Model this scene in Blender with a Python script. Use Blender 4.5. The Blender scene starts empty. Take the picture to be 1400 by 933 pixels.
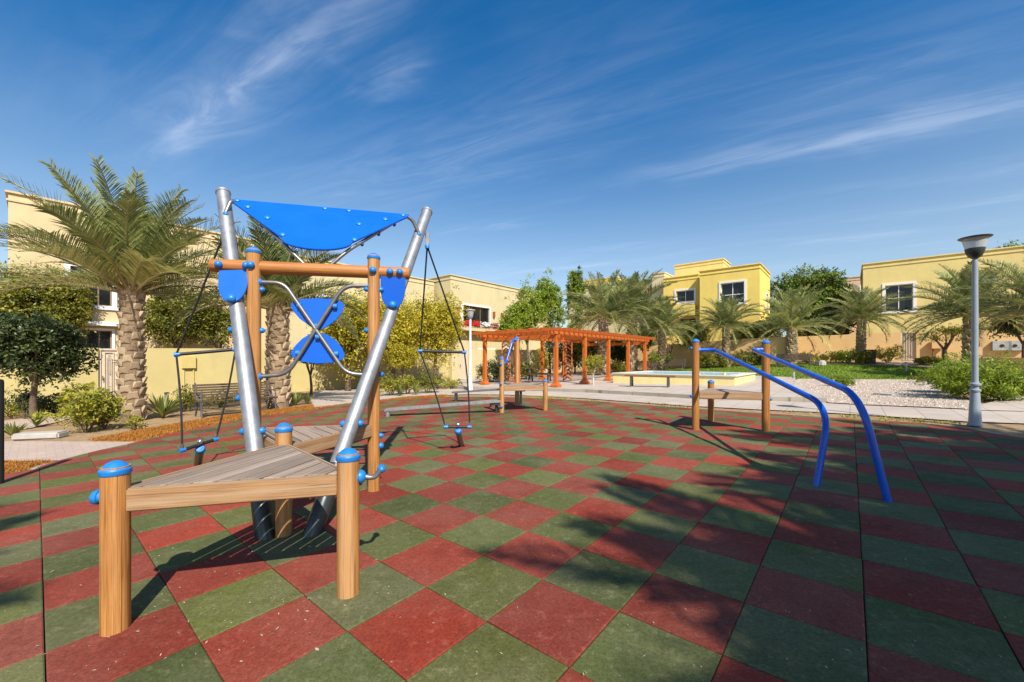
import bpy, bmesh, math, random
import numpy as np
from mathutils import Vector, Matrix
R = math.radians
sc = bpy.context.scene
COL = sc.collection

# ------------------------------------------------------------------ camera
F, CX, CY, H, S = 547.96, 700.0, 491.0, 1.4007, 0.021
cam_d = bpy.data.cameras.new('camera'); cam = bpy.data.objects.new('camera', cam_d); COL.objects.link(cam)
cam_d.sensor_fit = 'HORIZONTAL'; cam_d.sensor_width = 36; cam_d.lens = 36 * F / 1400
cam_d.shift_y = (CY - 466.5) / 1400
cam_d.clip_start = 0.05; cam_d.clip_end = 3000
cam.location = (0, 0, H); cam.rotation_euler = (R(90), 0, 0)
sc.camera = cam

# ------------------------------------------------------------------ light
SUN_H = Vector((0.36, -0.93)).normalized(); SUN_EL = R(45)
sun_d = bpy.data.lights.new('sun', 'SUN'); sun = bpy.data.objects.new('sun', sun_d); COL.objects.link(sun)
sun_d.energy = 5.0; sun_d.angle = R(0.55); sun_d.color = (1.0, 0.94, 0.84)
sdir = Vector((SUN_H.x * math.cos(SUN_EL), SUN_H.y * math.cos(SUN_EL), math.sin(SUN_EL)))
sun.rotation_euler = sdir.to_track_quat('Z', 'Y').to_euler()
sun.location = sdir * 60
w = bpy.data.worlds.new('World'); sc.world = w; w.use_nodes = True

def world_nodes():
    nt = w.node_tree; N = nt.nodes; L = nt.links; N.clear()
    out = N.new('ShaderNodeOutputWorld'); bg = N.new('ShaderNodeBackground'); L.new(bg.outputs[0], out.inputs[0])
    bg.inputs[1].default_value = 0.112
    sky = N.new('ShaderNodeTexSky'); sky.sky_type = 'NISHITA'; sky.sun_disc = False
    sky.sun_elevation = SUN_EL; sky.sun_rotation = math.atan2(SUN_H.x, SUN_H.y)
    sky.air_density = 1.1; sky.dust_density = 0.9; sky.ozone_density = 3.0; sky.altitude = 0
    tc = N.new('ShaderNodeTexCoord'); sep = N.new('ShaderNodeSeparateXYZ'); L.new(tc.outputs['Generated'], sep.inputs[0])
    def m(op, a, b=None, c=None):
        n = N.new('ShaderNodeMath'); n.operation = op
        for i, v in enumerate((a, b, c)):
            if v is None: continue
            if isinstance(v, (int, float)): n.inputs[i].default_value = v
            else: L.new(v, n.inputs[i])
        return n.outputs[0]
    z = m('MAXIMUM', sep.outputs[2], 0.02)
    px = m('DIVIDE', sep.outputs[0], z); py = m('DIVIDE', sep.outputs[1], z)     # cloud plane overhead
    d = Vector((0.88, -0.475)).normalized()
    along = m('ADD', m('MULTIPLY', px, d.x), m('MULTIPLY', py, d.y))
    across = m('ADD', m('MULTIPLY', px, -d.y), m('MULTIPLY', py, d.x))
    def noise(sa, sx, off, detail=6, rough=.6, dist=.6):
        cb = N.new('ShaderNodeCombineXYZ'); L.new(m('MULTIPLY', along, sa), cb.inputs[0]); L.new(m('MULTIPLY', across, sx), cb.inputs[1]); cb.inputs[2].default_value = off
        n = N.new('ShaderNodeTexNoise'); L.new(cb.outputs[0], n.inputs[0]); n.inputs['Scale'].default_value = 1
        n.inputs['Detail'].default_value = detail; n.inputs['Roughness'].default_value = rough; n.inputs['Distortion'].default_value = dist
        return n.outputs[0]
    def ramp(v, a, b):
        n = N.new('ShaderNodeMapRange'); n.interpolation_type = 'SMOOTHSTEP'; L.new(v, n.inputs[0]); n.inputs[1].default_value = a; n.inputs[2].default_value = b
        return n.outputs[0]
    fine = ramp(noise(.9, 4.0, 1.3, 7, .6, 1.2), .42, .8)
    broad = ramp(noise(.35, 1.3, 7.7, 3), .45, .75)
    total = m('MULTIPLY', m('MULTIPLY', fine, broad), .16)
    total = m('ADD', total, m('MULTIPLY', broad, .02))
    wob = m('MULTIPLY', m('SUBTRACT', noise(1.2, 1.2, 3.1, 4), .5), .5)
    def streak(p, q, width, amp):
        (ax, ay), (bx, by) = p, q
        L2 = math.hypot(bx - ax, by - ay); ux, uy = (bx - ax) / L2, (by - ay) / L2
        dx = m('SUBTRACT', px, ax); dy = m('SUBTRACT', py, ay)
        t = m('DIVIDE', m('ADD', m('MULTIPLY', dx, ux), m('MULTIPLY', dy, uy)), L2)
        s = m('ADD', m('ADD', m('MULTIPLY', dx, -uy), m('MULTIPLY', dy, ux)), wob)
        g = m('EXPONENT', m('MULTIPLY', m('POWER', m('ABSOLUTE', m('DIVIDE', s, width)), 1.6), -1))
        e = m('EXPONENT', m('MULTIPLY', m('POWER', m('ABSOLUTE', m('DIVIDE', m('SUBTRACT', t, .5), .62)), 2.5), -1))
        tex = m('ADD', .25, m('MULTIPLY', ramp(noise(1.3, 6.5, 5.5 + ax, 7, .62, 1.2), .3, .75), .9))
        return m('MULTIPLY', m('MULTIPLY', g, e), m('MULTIPLY', tex, amp * .6))
    def pp(x, y):
        a = (x - CX) / F; b = (CY - y) / F
        return (a / b, 1 / b)
    for (a, b, wd, am) in ((pp(215, 200), pp(475, 15), .12, .42), (pp(20, 150), pp(330, 60), .35, .07), (pp(940, 228), pp(1420, 140), .13, .34),
                           (pp(1000, 180), pp(1400, 30), .35, .12), (pp(640, 170), pp(1000, 80), .3, .10), (pp(505, 130), pp(570, 80), .06, .28), (pp(440, 260), pp(760, 190), .4, .16)):
        total = m('ADD', total, streak(a, b, wd, am))
    up = ramp(sep.outputs[2], .03, .22)
    total = m('MINIMUM', m('MULTIPLY', total, up), .85)
    hs = N.new('ShaderNodeHueSaturation'); L.new(sky.outputs[0], hs.inputs['Color']); 
    L.new(m('ADD', .95, m('MULTIPLY', ramp(sep.outputs[2], .02, .6), .50)), hs.inputs['Saturation'])
    hz_ = N.new('ShaderNodeMix'); hz_.data_type = 'RGBA'; L.new(m('MULTIPLY', m('POWER', m('SUBTRACT', 1, ramp(sep.outputs[2], -.1, .62)), 1.6), .40), hz_.inputs[0]); L.new(hs.outputs[0], hz_.inputs[6]); hz_.inputs[7].default_value = (4.0, 5.4, 6.4, 1)
    mx = N.new('ShaderNodeMix'); mx.data_type = 'RGBA'; L.new(total, mx.inputs[0]); L.new(hz_.outputs[2], mx.inputs[6]); mx.inputs[7].default_value = (8.2, 8.6, 9.4, 1)
    L.new(mx.outputs[2], bg.inputs[0])
world_nodes()
sc.view_settings.view_transform = 'Standard'; sc.view_settings.look = 'None'
sc.view_settings.exposure = 0.42; sc.view_settings.gamma = 1.0; sc.view_settings.use_curve_mapping = False
sc.render.engine = 'CYCLES'
sc.cycles.max_bounces = 6; sc.cycles.transparent_max_bounces = 8
sc.render.use_motion_blur = False

# ------------------------------------------------------------------ geometry of the place
YAW = 0.7006; UD = Vector((math.sin(YAW), math.cos(YAW))); VD = Vector((-math.cos(YAW), math.sin(YAW)))   # the two paving directions
def uv(u, v): p = UD * u + VD * v; return (p.x, p.y)
def sm(t): t = min(1, max(0, t)); return t * t * (3 - 2 * t)
def gz(x, y):                                       # the lie of the land: a gentle fall to the left, a bank far right
    return S * max(-45, min(45, x)) + .7 * sm((y - 19) / 10) * sm((x - 2) / 20)
def G(px, py):                                      # a point on the sloping ground
    y = F * H / ((py - CY) + S * (px - CX)); return ((px - CX) / F * y, y)
def P(px, y): return ((px - CX) / F * y, y)         # a sight line met at distance y
def V3(x, y, dz=0): return Vector((x, y, gz(x, y) + dz))
def un(px, n): t = (px - CX) / F; y = n / (UD.y + UD.x * t); return (t * y, y)   # where a sight line meets a wall at u = n
def zz(py, y): return H - (py - CY) / F * y

# ------------------------------------------------------------------ mesh helpers
class MB:
    def __init__(s): s.v = []; s.f = []; s.t = []; s.m = []
    def add(s, vs, fs, tint=0.5, mat=0):
        o = len(s.v); s.v.extend([tuple(v) for v in vs])
        for f in fs: s.f.append(tuple(i + o for i in f)); s.t.append(tint); s.m.append(mat)
    def box(s, c, size, M=None, tint=.5, mat=0):
        hx, hy, hz = [k / 2 for k in size]
        vs = [Vector((x, y, z)) for x in (-hx, hx) for y in (-hy, hy) for z in (-hz, hz)]
        if M is not None: vs = [M @ v for v in vs]
        c = Vector(c); vs = [v + c for v in vs]
        s.add(vs, [(0, 1, 3, 2), (4, 6, 7, 5), (0, 4, 5, 1), (2, 3, 7, 6), (0, 2, 6, 4), (1, 5, 7, 3)], tint, mat)
    def tube(s, pts, r, n=12, cap=True, tint=.5, mat=0):
        pts = [Vector(p) for p in pts]; k = len(pts)
        rs = r if isinstance(r, (list, tuple)) else [r] * k
        t0 = (pts[1] - pts[0]).normalized()
        a = Vector((0, 0, 1)) if abs(t0.z) < .9 else Vector((1, 0, 0))
        nrm = t0.cross(a).normalized(); vs = []
        for i in range(k):
            t = ((pts[min(i + 1, k - 1)] - pts[i]).normalized() + (pts[i] - pts[max(i - 1, 0)]).normalized())
            t = t.normalized() if t.length > 1e-6 else t0
            nrm = (nrm - t * nrm.dot(t)).normalized(); b = t.cross(nrm)
            for j in range(n):
                an = 2 * math.pi * j / n; vs.append(pts[i] + (nrm * math.cos(an) + b * math.sin(an)) * rs[i])
        fs = [(i * n + j, i * n + (j + 1) % n, (i + 1) * n + (j + 1) % n, (i + 1) * n + j) for i in range(k - 1) for j in range(n)]
        if cap: fs += [tuple(range(n - 1, -1, -1)), tuple((k - 1) * n + j for j in range(n))]
        s.add(vs, fs, tint, mat)
    def lathe(s, prof, c=(0, 0, 0), n=20, M=None, tint=.5, mat=0):
        vs = []; c = Vector(c)
        for (r, z) in prof:
            for j in range(n):
                a = 2 * math.pi * j / n; v = Vector((r * math.cos(a), r * math.sin(a), z))
                vs.append((M @ v if M is not None else v) + c)
        k = len(prof)
        fs = [(i * n + j, i * n + (j + 1) % n, (i + 1) * n + (j + 1) % n, (i + 1) * n + j) for i in range(k - 1) for j in range(n)]
        fs += [tuple(range(n - 1, -1, -1)), tuple((k - 1) * n + j for j in range(n))]
        s.add(vs, fs, tint, mat)
    def prism(s, poly, th, M, tint=.5, mat=0):        # poly in the local xy plane, thickness about z = 0
        n = len(poly)
        vs = [M @ Vector((x, y, -th / 2)) for x, y in poly] + [M @ Vector((x, y, th / 2)) for x, y in poly]
        fs = [tuple(range(n - 1, -1, -1)), tuple(range(n, 2 * n))] + [(i, (i + 1) % n, n + (i + 1) % n, n + i) for i in range(n)]
        s.add(vs, fs, tint, mat)
    def ball(s, c, r, n=10, sq=(1, 1, 1), tint=.5, mat=0):
        prof = [(max(1e-4, r * math.sin(math.pi * i / 8)), -r * math.cos(math.pi * i / 8)) for i in range(9)]
        s.lathe(prof, c, n, Matrix.Diagonal(Vector(sq)), tint, mat)
    def build(s, name, mats, parent=None, bevel=0, smooth=35, M=None, seg=2):
        me = bpy.data.meshes.new(name)
        off = Vector((0, 0, 0))
        if parent is not None and M is None: off = parent.location
        me.from_pydata([(v[0] - off.x, v[1] - off.y, v[2] - off.z) for v in s.v], [], s.f)
        if not isinstance(mats, (list, tuple)): mats = [mats]
        for m in mats: me.materials.append(m)
        me.polygons.foreach_set('material_index', s.m)
        at = me.attributes.new('tint', 'FLOAT', 'FACE'); at.data.foreach_set('value', s.t)
        if bevel:
            bm = bmesh.new(); bm.from_mesh(me)
            es = [e for e in bm.edges if len(e.link_faces) == 2 and e.calc_face_angle(0) > R(35)]
            bmesh.ops.bevel(bm, geom=es, offset=bevel, segments=seg, affect='EDGES', clamp_overlap=True)
            bm.to_mesh(me); bm.free()
        me.update()
        if smooth:
            me.polygons.foreach_set('use_smooth', [True] * len(me.polygons)); me.set_sharp_from_angle(angle=R(smooth))
        o = bpy.data.objects.new(name, me); COL.objects.link(o)
        if parent is not None: o.parent = parent
        if M is not None:
            o.matrix_local = (Matrix.Translation(-parent.location) @ M) if parent is not None else M
        return o

def tag(o, label=None, cat=None, group=None, kind=None):
    if label: o['label'] = label
    if cat: o['category'] = cat
    if group: o['group'] = group
    if kind: o['kind'] = kind
    return o
def thing(name, loc, label, cat, group=None):
    o = bpy.data.objects.new(name, None); COL.objects.link(o); o.location = loc; o.empty_display_size = .2
    return tag(o, label, cat, group)
def dup(root, loc, rz=0, sc_=1, label=None, group=None):
    c = root.copy(); COL.objects.link(c); c.location = loc; c.rotation_euler = (0, 0, rz); c.scale = (sc_, sc_, sc_) if not isinstance(sc_, tuple) else sc_
    if label: c['label'] = label
    if group: c['group'] = group
    for ch in root.children:
        d = ch.copy(); COL.objects.link(d); d.parent = c
        for g in ch.children:
            e = g.copy(); COL.objects.link(e); e.parent = d
    return c
def frame(o, x, up=(0, 0, 1)):                        # matrix at o whose x axis runs along x
    x = Vector(x).normalized(); up = Vector(up); y = up.cross(x).normalized(); z = x.cross(y)
    M = Matrix((x, y, z)).transposed().to_4x4(); M.translation = Vector(o); return M
def bend(pts, r=.08, n=6):                            # round the corners of a bent pipe
    pts = [Vector(p) for p in pts]; out = [pts[0]]
    for i in range(1, len(pts) - 1):
        a, b, c = pts[i - 1], pts[i], pts[i + 1]
        d = min(r, (a - b).length * .45, (c - b).length * .45)
        p, q = b + (a - b).normalized() * d, b + (c - b).normalized() * d
        for k in range(n + 1):
            t = k / n; out.append(p * (1 - t) ** 2 + b * 2 * t * (1 - t) + q * t * t)
    out.append(pts[-1]); return out

# ------------------------------------------------------------------ materials
class NT:
    def __init__(s, name):
        s.m = bpy.data.materials.new(name); s.m.use_nodes = True; nt = s.m.node_tree; s.N = nt.nodes; s.L = nt.links; s.N.clear()
        s.out = s.N.new('ShaderNodeOutputMaterial'); s.b = s.N.new('ShaderNodeBsdfPrincipled'); s.L.new(s.b.outputs[0], s.out.inputs[0])
        s.tc = s.N.new('ShaderNodeTexCoord')
    def set(s, **k):
        for a, v in k.items():
            i = s.b.inputs[a.replace('_', ' ')]
            if hasattr(v, 'is_linked'): s.L.new(v, i)
            else: i.default_value = (*v, 1) if isinstance(v, tuple) and len(v) == 3 else v
        return s
    def mapped(s, scale, coord='Object', rot=(0, 0, 0)):
        m = s.N.new('ShaderNodeMapping'); s.L.new(s.tc.outputs[coord], m.inputs[0]); m.inputs['Scale'].default_value = scale; m.inputs['Rotation'].default_value = rot
        return m.outputs[0]
    def noise(s, scale=5, detail=4, rough=.55, vec=None, dist=0, out=0):
        n = s.N.new('ShaderNodeTexNoise'); s.L.new(vec if vec is not None else s.tc.outputs['Object'], n.inputs[0])
        n.inputs['Scale'].default_value = scale; n.inputs['Detail'].default_value = detail; n.inputs['Roughness'].default_value = rough; n.inputs['Distortion'].default_value = dist
        return n.outputs[out]
    def voro(s, scale, feature='F1', out=0, vec=None, rand=1):
        n = s.N.new('ShaderNodeTexVoronoi'); n.feature = feature; s.L.new(vec if vec is not None else s.tc.outputs['Object'], n.inputs[0]); n.inputs['Scale'].default_value = scale
        n.inputs['Randomness'].default_value = rand
        return n.outputs[out]
    def ramp(s, v, stops, interp='LINEAR'):
        n = s.N.new('ShaderNodeValToRGB'); s.L.new(v, n.inputs[0]); cr = n.color_ramp; cr.interpolation = interp
        while len(cr.elements) < len(stops): cr.elements.new(.5)
        for e, (p, c) in zip(cr.elements, stops): e.position = p; e.color = (*c, 1) if len(c) == 3 else c
        return n.outputs[0]
    def rng(s, v, a, b, c=0., d=1.):
        n = s.N.new('ShaderNodeMapRange'); s.L.new(v, n.inputs[0])
        for i, k in enumerate((a, b, c, d)): n.inputs[i + 1].default_value = k
        return n.outputs[0]
    def math(s, op, a, b=None):
        n = s.N.new('ShaderNodeMath'); n.operation = op
        for i, v in enumerate((a, b)):
            if v is None: continue
            if isinstance(v, (int, float)): n.inputs[i].default_value = v
            else: s.L.new(v, n.inputs[i])
        return n.outputs[0]
    def mix(s, f, a, b, mode='MIX'):
        n = s.N.new('ShaderNodeMix'); n.data_type = 'RGBA'; n.blend_type = mode
        for i, v in ((0, f), (6, a), (7, b)):
            if isinstance(v, (int, float)): n.inputs[i].default_value = v
            elif isinstance(v, tuple): n.inputs[i].default_value = (*v, 1)
            else: s.L.new(v, n.inputs[i])
        return n.outputs[2]
    def attr(s, name='tint'):
        n = s.N.new('ShaderNodeAttribute'); n.attribute_name = name; return n.outputs['Fac']
    def rnd(s):
        n = s.N.new('ShaderNodeObjectInfo'); return n.outputs['Random']
    def bump(s, v, strength=.3, dist=.01):
        n = s.N.new('ShaderNodeBump'); s.L.new(v, n.inputs['Height']); n.inputs['Strength'].default_value = strength; n.inputs['Distance'].default_value = dist
        s.L.new(n.outputs[0], s.b.inputs['Normal']); return s

def mul(c, k): return tuple(x * k for x in c)
def plain(name, col, rough=.5, metal=0., var=.12, scale=6, bump=0, spec=.5):
    t = NT(name); n = t.noise(scale, 5)
    t.set(Base_Color=t.ramp(n, [(.25, mul(col, 1 - var)), (.75, mul(col, 1 + var))]), Roughness=t.rng(n, .2, .8, rough * .85, min(1, rough * 1.15)), Metallic=metal, Specular_IOR_Level=spec)
    if bump: t.bump(t.noise(scale * 8, 4), bump, .01)
    return t.m
def wood(name, a, b, axis='z', rough=.5, tint=0., worn=None, topc=None):
    t = NT(name); sx = {'z': (55, 55, 1.5), 'x': (1.5, 55, 55)}[axis]
    n = t.noise(1, 6, .65, t.mapped(sx), 1.2); n2 = t.noise(1, 3, .5, t.mapped(tuple(k * 3.2 for k in sx)), .3); big = t.noise(2.2, 3)
    mixv = t.math('ADD', t.math('MULTIPLY', n, .7), t.math('MULTIPLY', n2, .3))
    c = t.ramp(mixv, [(.36, mul(a, .8)), (.5, tuple((x + y) / 2 for x, y in zip(a, b))), (.62, b)])
    c = t.mix(t.rng(big, .35, .7, 0, .35), c, mul(a, .72), 'MIX')
    if tint: c = t.mix(tint, c, t.ramp(t.attr(), [(0, mul(b, .55)), (1, mul(b, 1.25))]))
    if worn: c = t.mix(t.rng(t.noise(1, 4, .6, t.mapped(tuple(k * .2 for k in sx))), .52, .70, 0, .75), c, worn)
    st = t.noise(1, 6, .7, t.mapped(tuple(k * .55 for k in sx)), 2.0); c = t.mix(t.rng(st, .55, .72, 0, .55), c, mul(a, .62))
    ck = t.noise(1, 3, .5, t.mapped(tuple(k * (1.6 if k > 5 else .5) for k in sx)), .4); c = t.mix(t.rng(ck, .66, .69, 0, .8), c, mul(a, .22))
    dr = t.voro(1, 'F1', 0, t.mapped((9, 9, .9) if axis == 'z' else (.9, 9, 9)))
    c = t.mix(t.rng(dr, .03, .09, .55, 0), c, mul(a, .3))
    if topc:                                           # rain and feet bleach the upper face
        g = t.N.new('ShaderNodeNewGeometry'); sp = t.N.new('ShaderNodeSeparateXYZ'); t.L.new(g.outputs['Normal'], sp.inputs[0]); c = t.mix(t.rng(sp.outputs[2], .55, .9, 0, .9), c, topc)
    t.set(Base_Color=c, Roughness=t.rng(n, .3, .7, rough - .08, rough + .1)).bump(mixv, .35, .005)
    return t.m
def leaf(name, dark, light, rough=.5, trans=.28, yellow=None):
    t = NT(name); f = t.math('ADD', t.math('MULTIPLY', t.attr(), .8), t.math('MULTIPLY', t.rnd(), .2))
    c = t.ramp(f, [(.05, dark), (.6, light)] + ([(.95, yellow)] if yellow else []))
    t.set(Base_Color=c, Roughness=rough, Specular_IOR_Level=.35)
    tr = t.N.new('ShaderNodeBsdfTranslucent'); t.L.new(c, tr.inputs[0]); mx = t.N.new('ShaderNodeMixShader'); mx.inputs[0].default_value = trans
    t.L.new(t.b.outputs[0], mx.inputs[1]); t.L.new(tr.outputs[0], mx.inputs[2]); t.L.new(mx.outputs[0], t.out.inputs[0])
    return t.m
def stucco(name, col, streak=.12):
    t = NT(name); n = t.noise(.9, 5, .6); st = t.noise(1, 5, .6, t.mapped((2.2, 2.2, .18)))
    c = t.ramp(n, [(.3, mul(col, .92)), (.7, mul(col, 1.05))]); c = t.mix(t.rng(st, .5, .8, 0, streak * 2), c, mul(col, .62))
    t.set(Base_Color=c, Roughness=.92, Specular_IOR_Level=.2).bump(t.noise(90, 4), .25, .006); return t.m
def rubber(name, a, b, c3):
    t = NT(name); big = t.noise(1.1, 4, .6); gr = t.voro(330, 'F1', 1); gn = t.noise(240, 2)
    pt = t.attr()
    c = t.mix(t.rng(pt, 0, 1, 0, 1), a, b)
    c = t.mix(t.math('FRACT', t.math('MULTIPLY', pt, 7.31)), mul_node(t, c, .74), mul_node(t, c, 1.16))
    c = t.mix(t.rng(t.math('FRACT', t.math('MULTIPLY', pt, 13.7)), .55, 1, 0, .5), c, c3)                 # some tiles are older and dustier
    c = t.mix(t.rng(big, .42, .68, 0, .62), c, c3)                               # dusty worn areas
    c = t.mix(t.rng(t.noise(3.4, 7, .7), .50, .74, 0, .6), c, mul(a, .48))
    c = t.mix(t.rng(t.noise(1, 5, .7, t.mapped((2.5, 11, 3), rot=(0, 0, .6))), .58, .76, 0, .45), c, mul(c3, 1.15))      # scuffs
    c = t.mix(t.rng(t.noise(62, 4, .75), .36, .64, 0, 1), mul_node(t, c, .60), c)
    c = t.mix(t.rng(gn, .40, .60, 0, .8), mul_node(t, c, .70), c)
    c = t.mix(t.rng(t.noise(19, 6, .7), .54, .72, 0, .4), c, mul(c3, 1.25))
    sp = t.voro(75, 'F1', 0); spn = t.noise(9, 2)
    c = t.mix(t.math('MULTIPLY', t.rng(sp, .045, .075, 1, 0), t.rng(spn, .5, .62, 0, .35)), c, (.42, .38, .31))   # grit
    t.set(Base_Color=c, Roughness=.88, Specular_IOR_Level=.25).bump(gn, .5, .004); return t.m
def mul_node(t, c, k):
    return t.mix(1.0, c, (k, k, k), 'MULTIPLY')

BLUE = (.004, .115, .62)
M = {}
M['red'] = rubber('red_rubber', (.42, .056, .026), (.32, .058, .034), (.34, .118, .078))
M['green'] = rubber('green_rubber', (.160, .172, .040), (.115, .143, .045), (.235, .22, .115))
M['joint'] = plain('dark_joint', (.014, .012, .012), .95)
M['post'] = wood('honey_post_wood', (.33, .130, .030), (.56, .265, .072), 'z', .6, worn=(.52, .34, .18))
M['post_dark'] = wood('brown_post_wood', (.30, .112, .024), (.48, .205, .048), 'z', .5)
M['rail_wood'] = wood('orange_beam_wood', (.36, .122, .025), (.54, .225, .055), 'x', .5)
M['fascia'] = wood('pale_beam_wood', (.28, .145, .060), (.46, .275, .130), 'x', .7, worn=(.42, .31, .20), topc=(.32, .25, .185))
M['deck'] = wood('weathered_deck_wood', (.16, .115, .082), (.36, .275, .205), 'x', .85, tint=.4, worn=(.44, .37, .31))
M['blue'] = plain('blue_panel_plastic', BLUE, .32, 0, .06, 3)
M['cap'] = plain('blue_cap_plastic', (.012, .19, .56), .42, 0, .10, 9)
M['blue_pipe'] = plain('blue_painted_pipe', (.006, .10, .55), .28, 0, .08, 6)
M['steel'] = plain('galvanised_steel', (.31, .32, .335), .52, .6, .22, 9, .12)
M['steel_dark'] = plain('dull_steel', (.26, .25, .24), .42, .75, .18, 12)
M['black'] = plain('black_rubber', (.016, .016, .018), .55)
M['rope'] = plain('black_rope', (.018, .017, .018), .8, 0, .3, 60, .5)
M['chrome'] = plain('bright_steel', (.6, .6, .6), .25, .95)
M['lamp_grey'] = plain('grey_lamp_paint', (.30, .34, .38), .42, .2, .06)
M['lamp_white'] = plain('white_lamp_paint', (.72, .73, .74), .4, 0, .05)
M['lamp_dark'] = plain('dark_lamp_metal', (.055, .065, .065), .35, .5)
M['pergola'] = wood('orange_stained_timber', (.47, .105, .012), (.62, .16, .022), 'z', .5)
M['pergola_x'] = wood('orange_stained_beam', (.45, .098, .012), (.60, .15, .02), 'x', .5)
M['pergola_dark'] = wood('dark_stained_lattice', (.13, .030, .012), (.20, .050, .018), 'z', .6)
M['bench_slat'] = wood('dark_bench_slat', (.085, .055, .035), (.16, .105, .065), 'x', .6)
M['iron'] = plain('grey_cast_iron', (.085, .085, .09), .6, .2)
M['bench_brown'] = wood('brown_bench_wood', (.16, .07, .03), (.27, .12, .05), 'x', .55)
M['cream'] = stucco('cream_stucco', (.65, .505, .285), .18)
M['cream_pale'] = stucco('pale_cream_stucco', (.60, .505, .285), .16)
M['wall_cream'] = stucco('garden_wall_stucco', (.565, .465, .205), .14)
M['wall_tan'] = stucco('tan_wall_stucco', (.72, .48, .22), .14)
M['yellow'] = stucco('yellow_stucco', (.84, .62, .16))
M['beige'] = stucco('beige_stucco', (.66, .56, .34))
M['sand_yellow'] = stucco('sand_yellow_stucco', (.73, .59, .235))
M['pinkish'] = stucco('pinkish_stucco', (.62, .44, .30))
M['white'] = plain('white_trim_paint', (.80, .78, .74), .5, 0, .05)
M['brown_frame'] = plain('brown_window_frame', (.24, .16, .11), .5)
M['terracotta'] = plain('terracotta_roof', (.30, .09, .045), .8, 0, .2)
M['gate'] = plain('beige_gate_paint', (.62, .52, .39), .5, 0, .06)
t = NT('dark_window_glass'); t.set(Base_Color=(.012, .014, .014), Roughness=.06, Specular_IOR_Level=.5); M['glass'] = t.m
t = NT('clear_lamp_glass'); t.set(Base_Color=(.62, .62, .55), Roughness=.12, Specular_IOR_Level=.6, Alpha=.55); M['lamp_glass'] = t.m
t = NT('basin_water'); t.set(Base_Color=(.22, .60, .74), Roughness=.12, Specular_IOR_Level=.25, Transmission_Weight=.0).bump(t.noise(9, 3), .12, .02); M['water'] = t.m
M['basin'] = stucco('basin_render', (.78, .66, .30), .2)
M['stone'] = plain('pale_stone', (.62, .57, .50), .7, 0, .1, 9, .1)
M['concrete'] = plain('grey_concrete', (.42, .39, .35), .9, 0, .15, 5, .3)
M['meter'] = plain('beige_meter_paint', (.58, .46, .16), .5, 0, .05)
M['grey_box'] = plain('light_grey_box', (.42, .42, .40), .5)
M['dark_wood_post'] = plain('near_black_post', (.014, .012, .011), .7)
M['bin'] = plain('dark_brown_bin', (.055, .025, .016), .6)
M['petal_red'] = plain('red_petals', (.62, .012, .014), .6)
M['petal_white'] = plain('white_petals', (.78, .76, .76), .6)
M['petal_pink'] = plain('pink_petals', (.55, .20, .22), .6)
M['pot'] = plain('tan_planter', (.50, .36, .22), .8)

M['palm'] = leaf('palm_leaflet', (.055, .085, .022), (.34, .37, .11), .38, .22, (.66, .60, .25))
M['palm_far'] = leaf('palm_leaflet_far', (.09, .125, .04), (.36, .385, .13), .42, .26, (.64, .56, .20))
M['rachis'] = plain('frond_stem', (.33, .29, .13), .6)
t = NT('palm_trunk_bark'); n_ = t.noise(14, 5); t.set(Base_Color=t.mix(t.rng(t.noise(50, 3), .3, .7, 0, .5), t.ramp(t.attr(), [(0, (.14, .085, .045)), (1, (.56, .42, .26))]), t.ramp(n_, [(.3, (.17, .11, .06)), (.7, (.50, .38, .24))])), Roughness=.9).bump(t.noise(60, 4), .6, .01); M['palm_bark'] = t.m
M['ficus'] = leaf('ficus_leaf', (.065, .085, .012), (.27, .265, .03), .45, .34, (.50, .42, .045))
M['tree_leaf'] = leaf('mid_green_leaf', (.05, .09, .008), (.18, .25, .022), .5, .3, (.30, .34, .04))
M['dark_leaf'] = leaf('dark_green_leaf', (.028, .052, .014), (.105, .14, .040), .35, .25, (.19, .21, .07))
M['bright_leaf'] = leaf('bright_green_leaf', (.10, .165, .010), (.31, .40, .03), .5, .4, (.46, .50, .06))
M['yellow_leaf'] = leaf('yellow_green_leaf', (.19, .17, .012), (.53, .45, .03), .5, .35, (.76, .61, .06))
M['lime_leaf'] = leaf('lime_shrub_leaf', (.12, .135, .015), (.36, .345, .035), .5, .32, (.56, .46, .06))
M['agave'] = leaf('blade_leaf', (.08, .11, .022), (.23, .26, .06), .4, .25, (.38, .36, .09))
M['pale_leaf'] = leaf('pale_olive_leaf', (.08, .10, .03), (.19, .20, .07), .5, .25)
M['bark'] = plain('tree_bark', (.13, .085, .055), .95, 0, .35, 14, .6)
M['bark_pale'] = plain('pale_tree_bark', (.55, .47, .37), .9, 0, .2, 14, .4)
M['grass'] = leaf('lawn_blade', (.09, .15, .010), (.20, .27, .022), .6, .35)
M['dry_grass'] = leaf('dry_cover', (.30, .10, .012), (.50, .20, .03), .8, .2, (.30, .26, .05))
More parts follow.
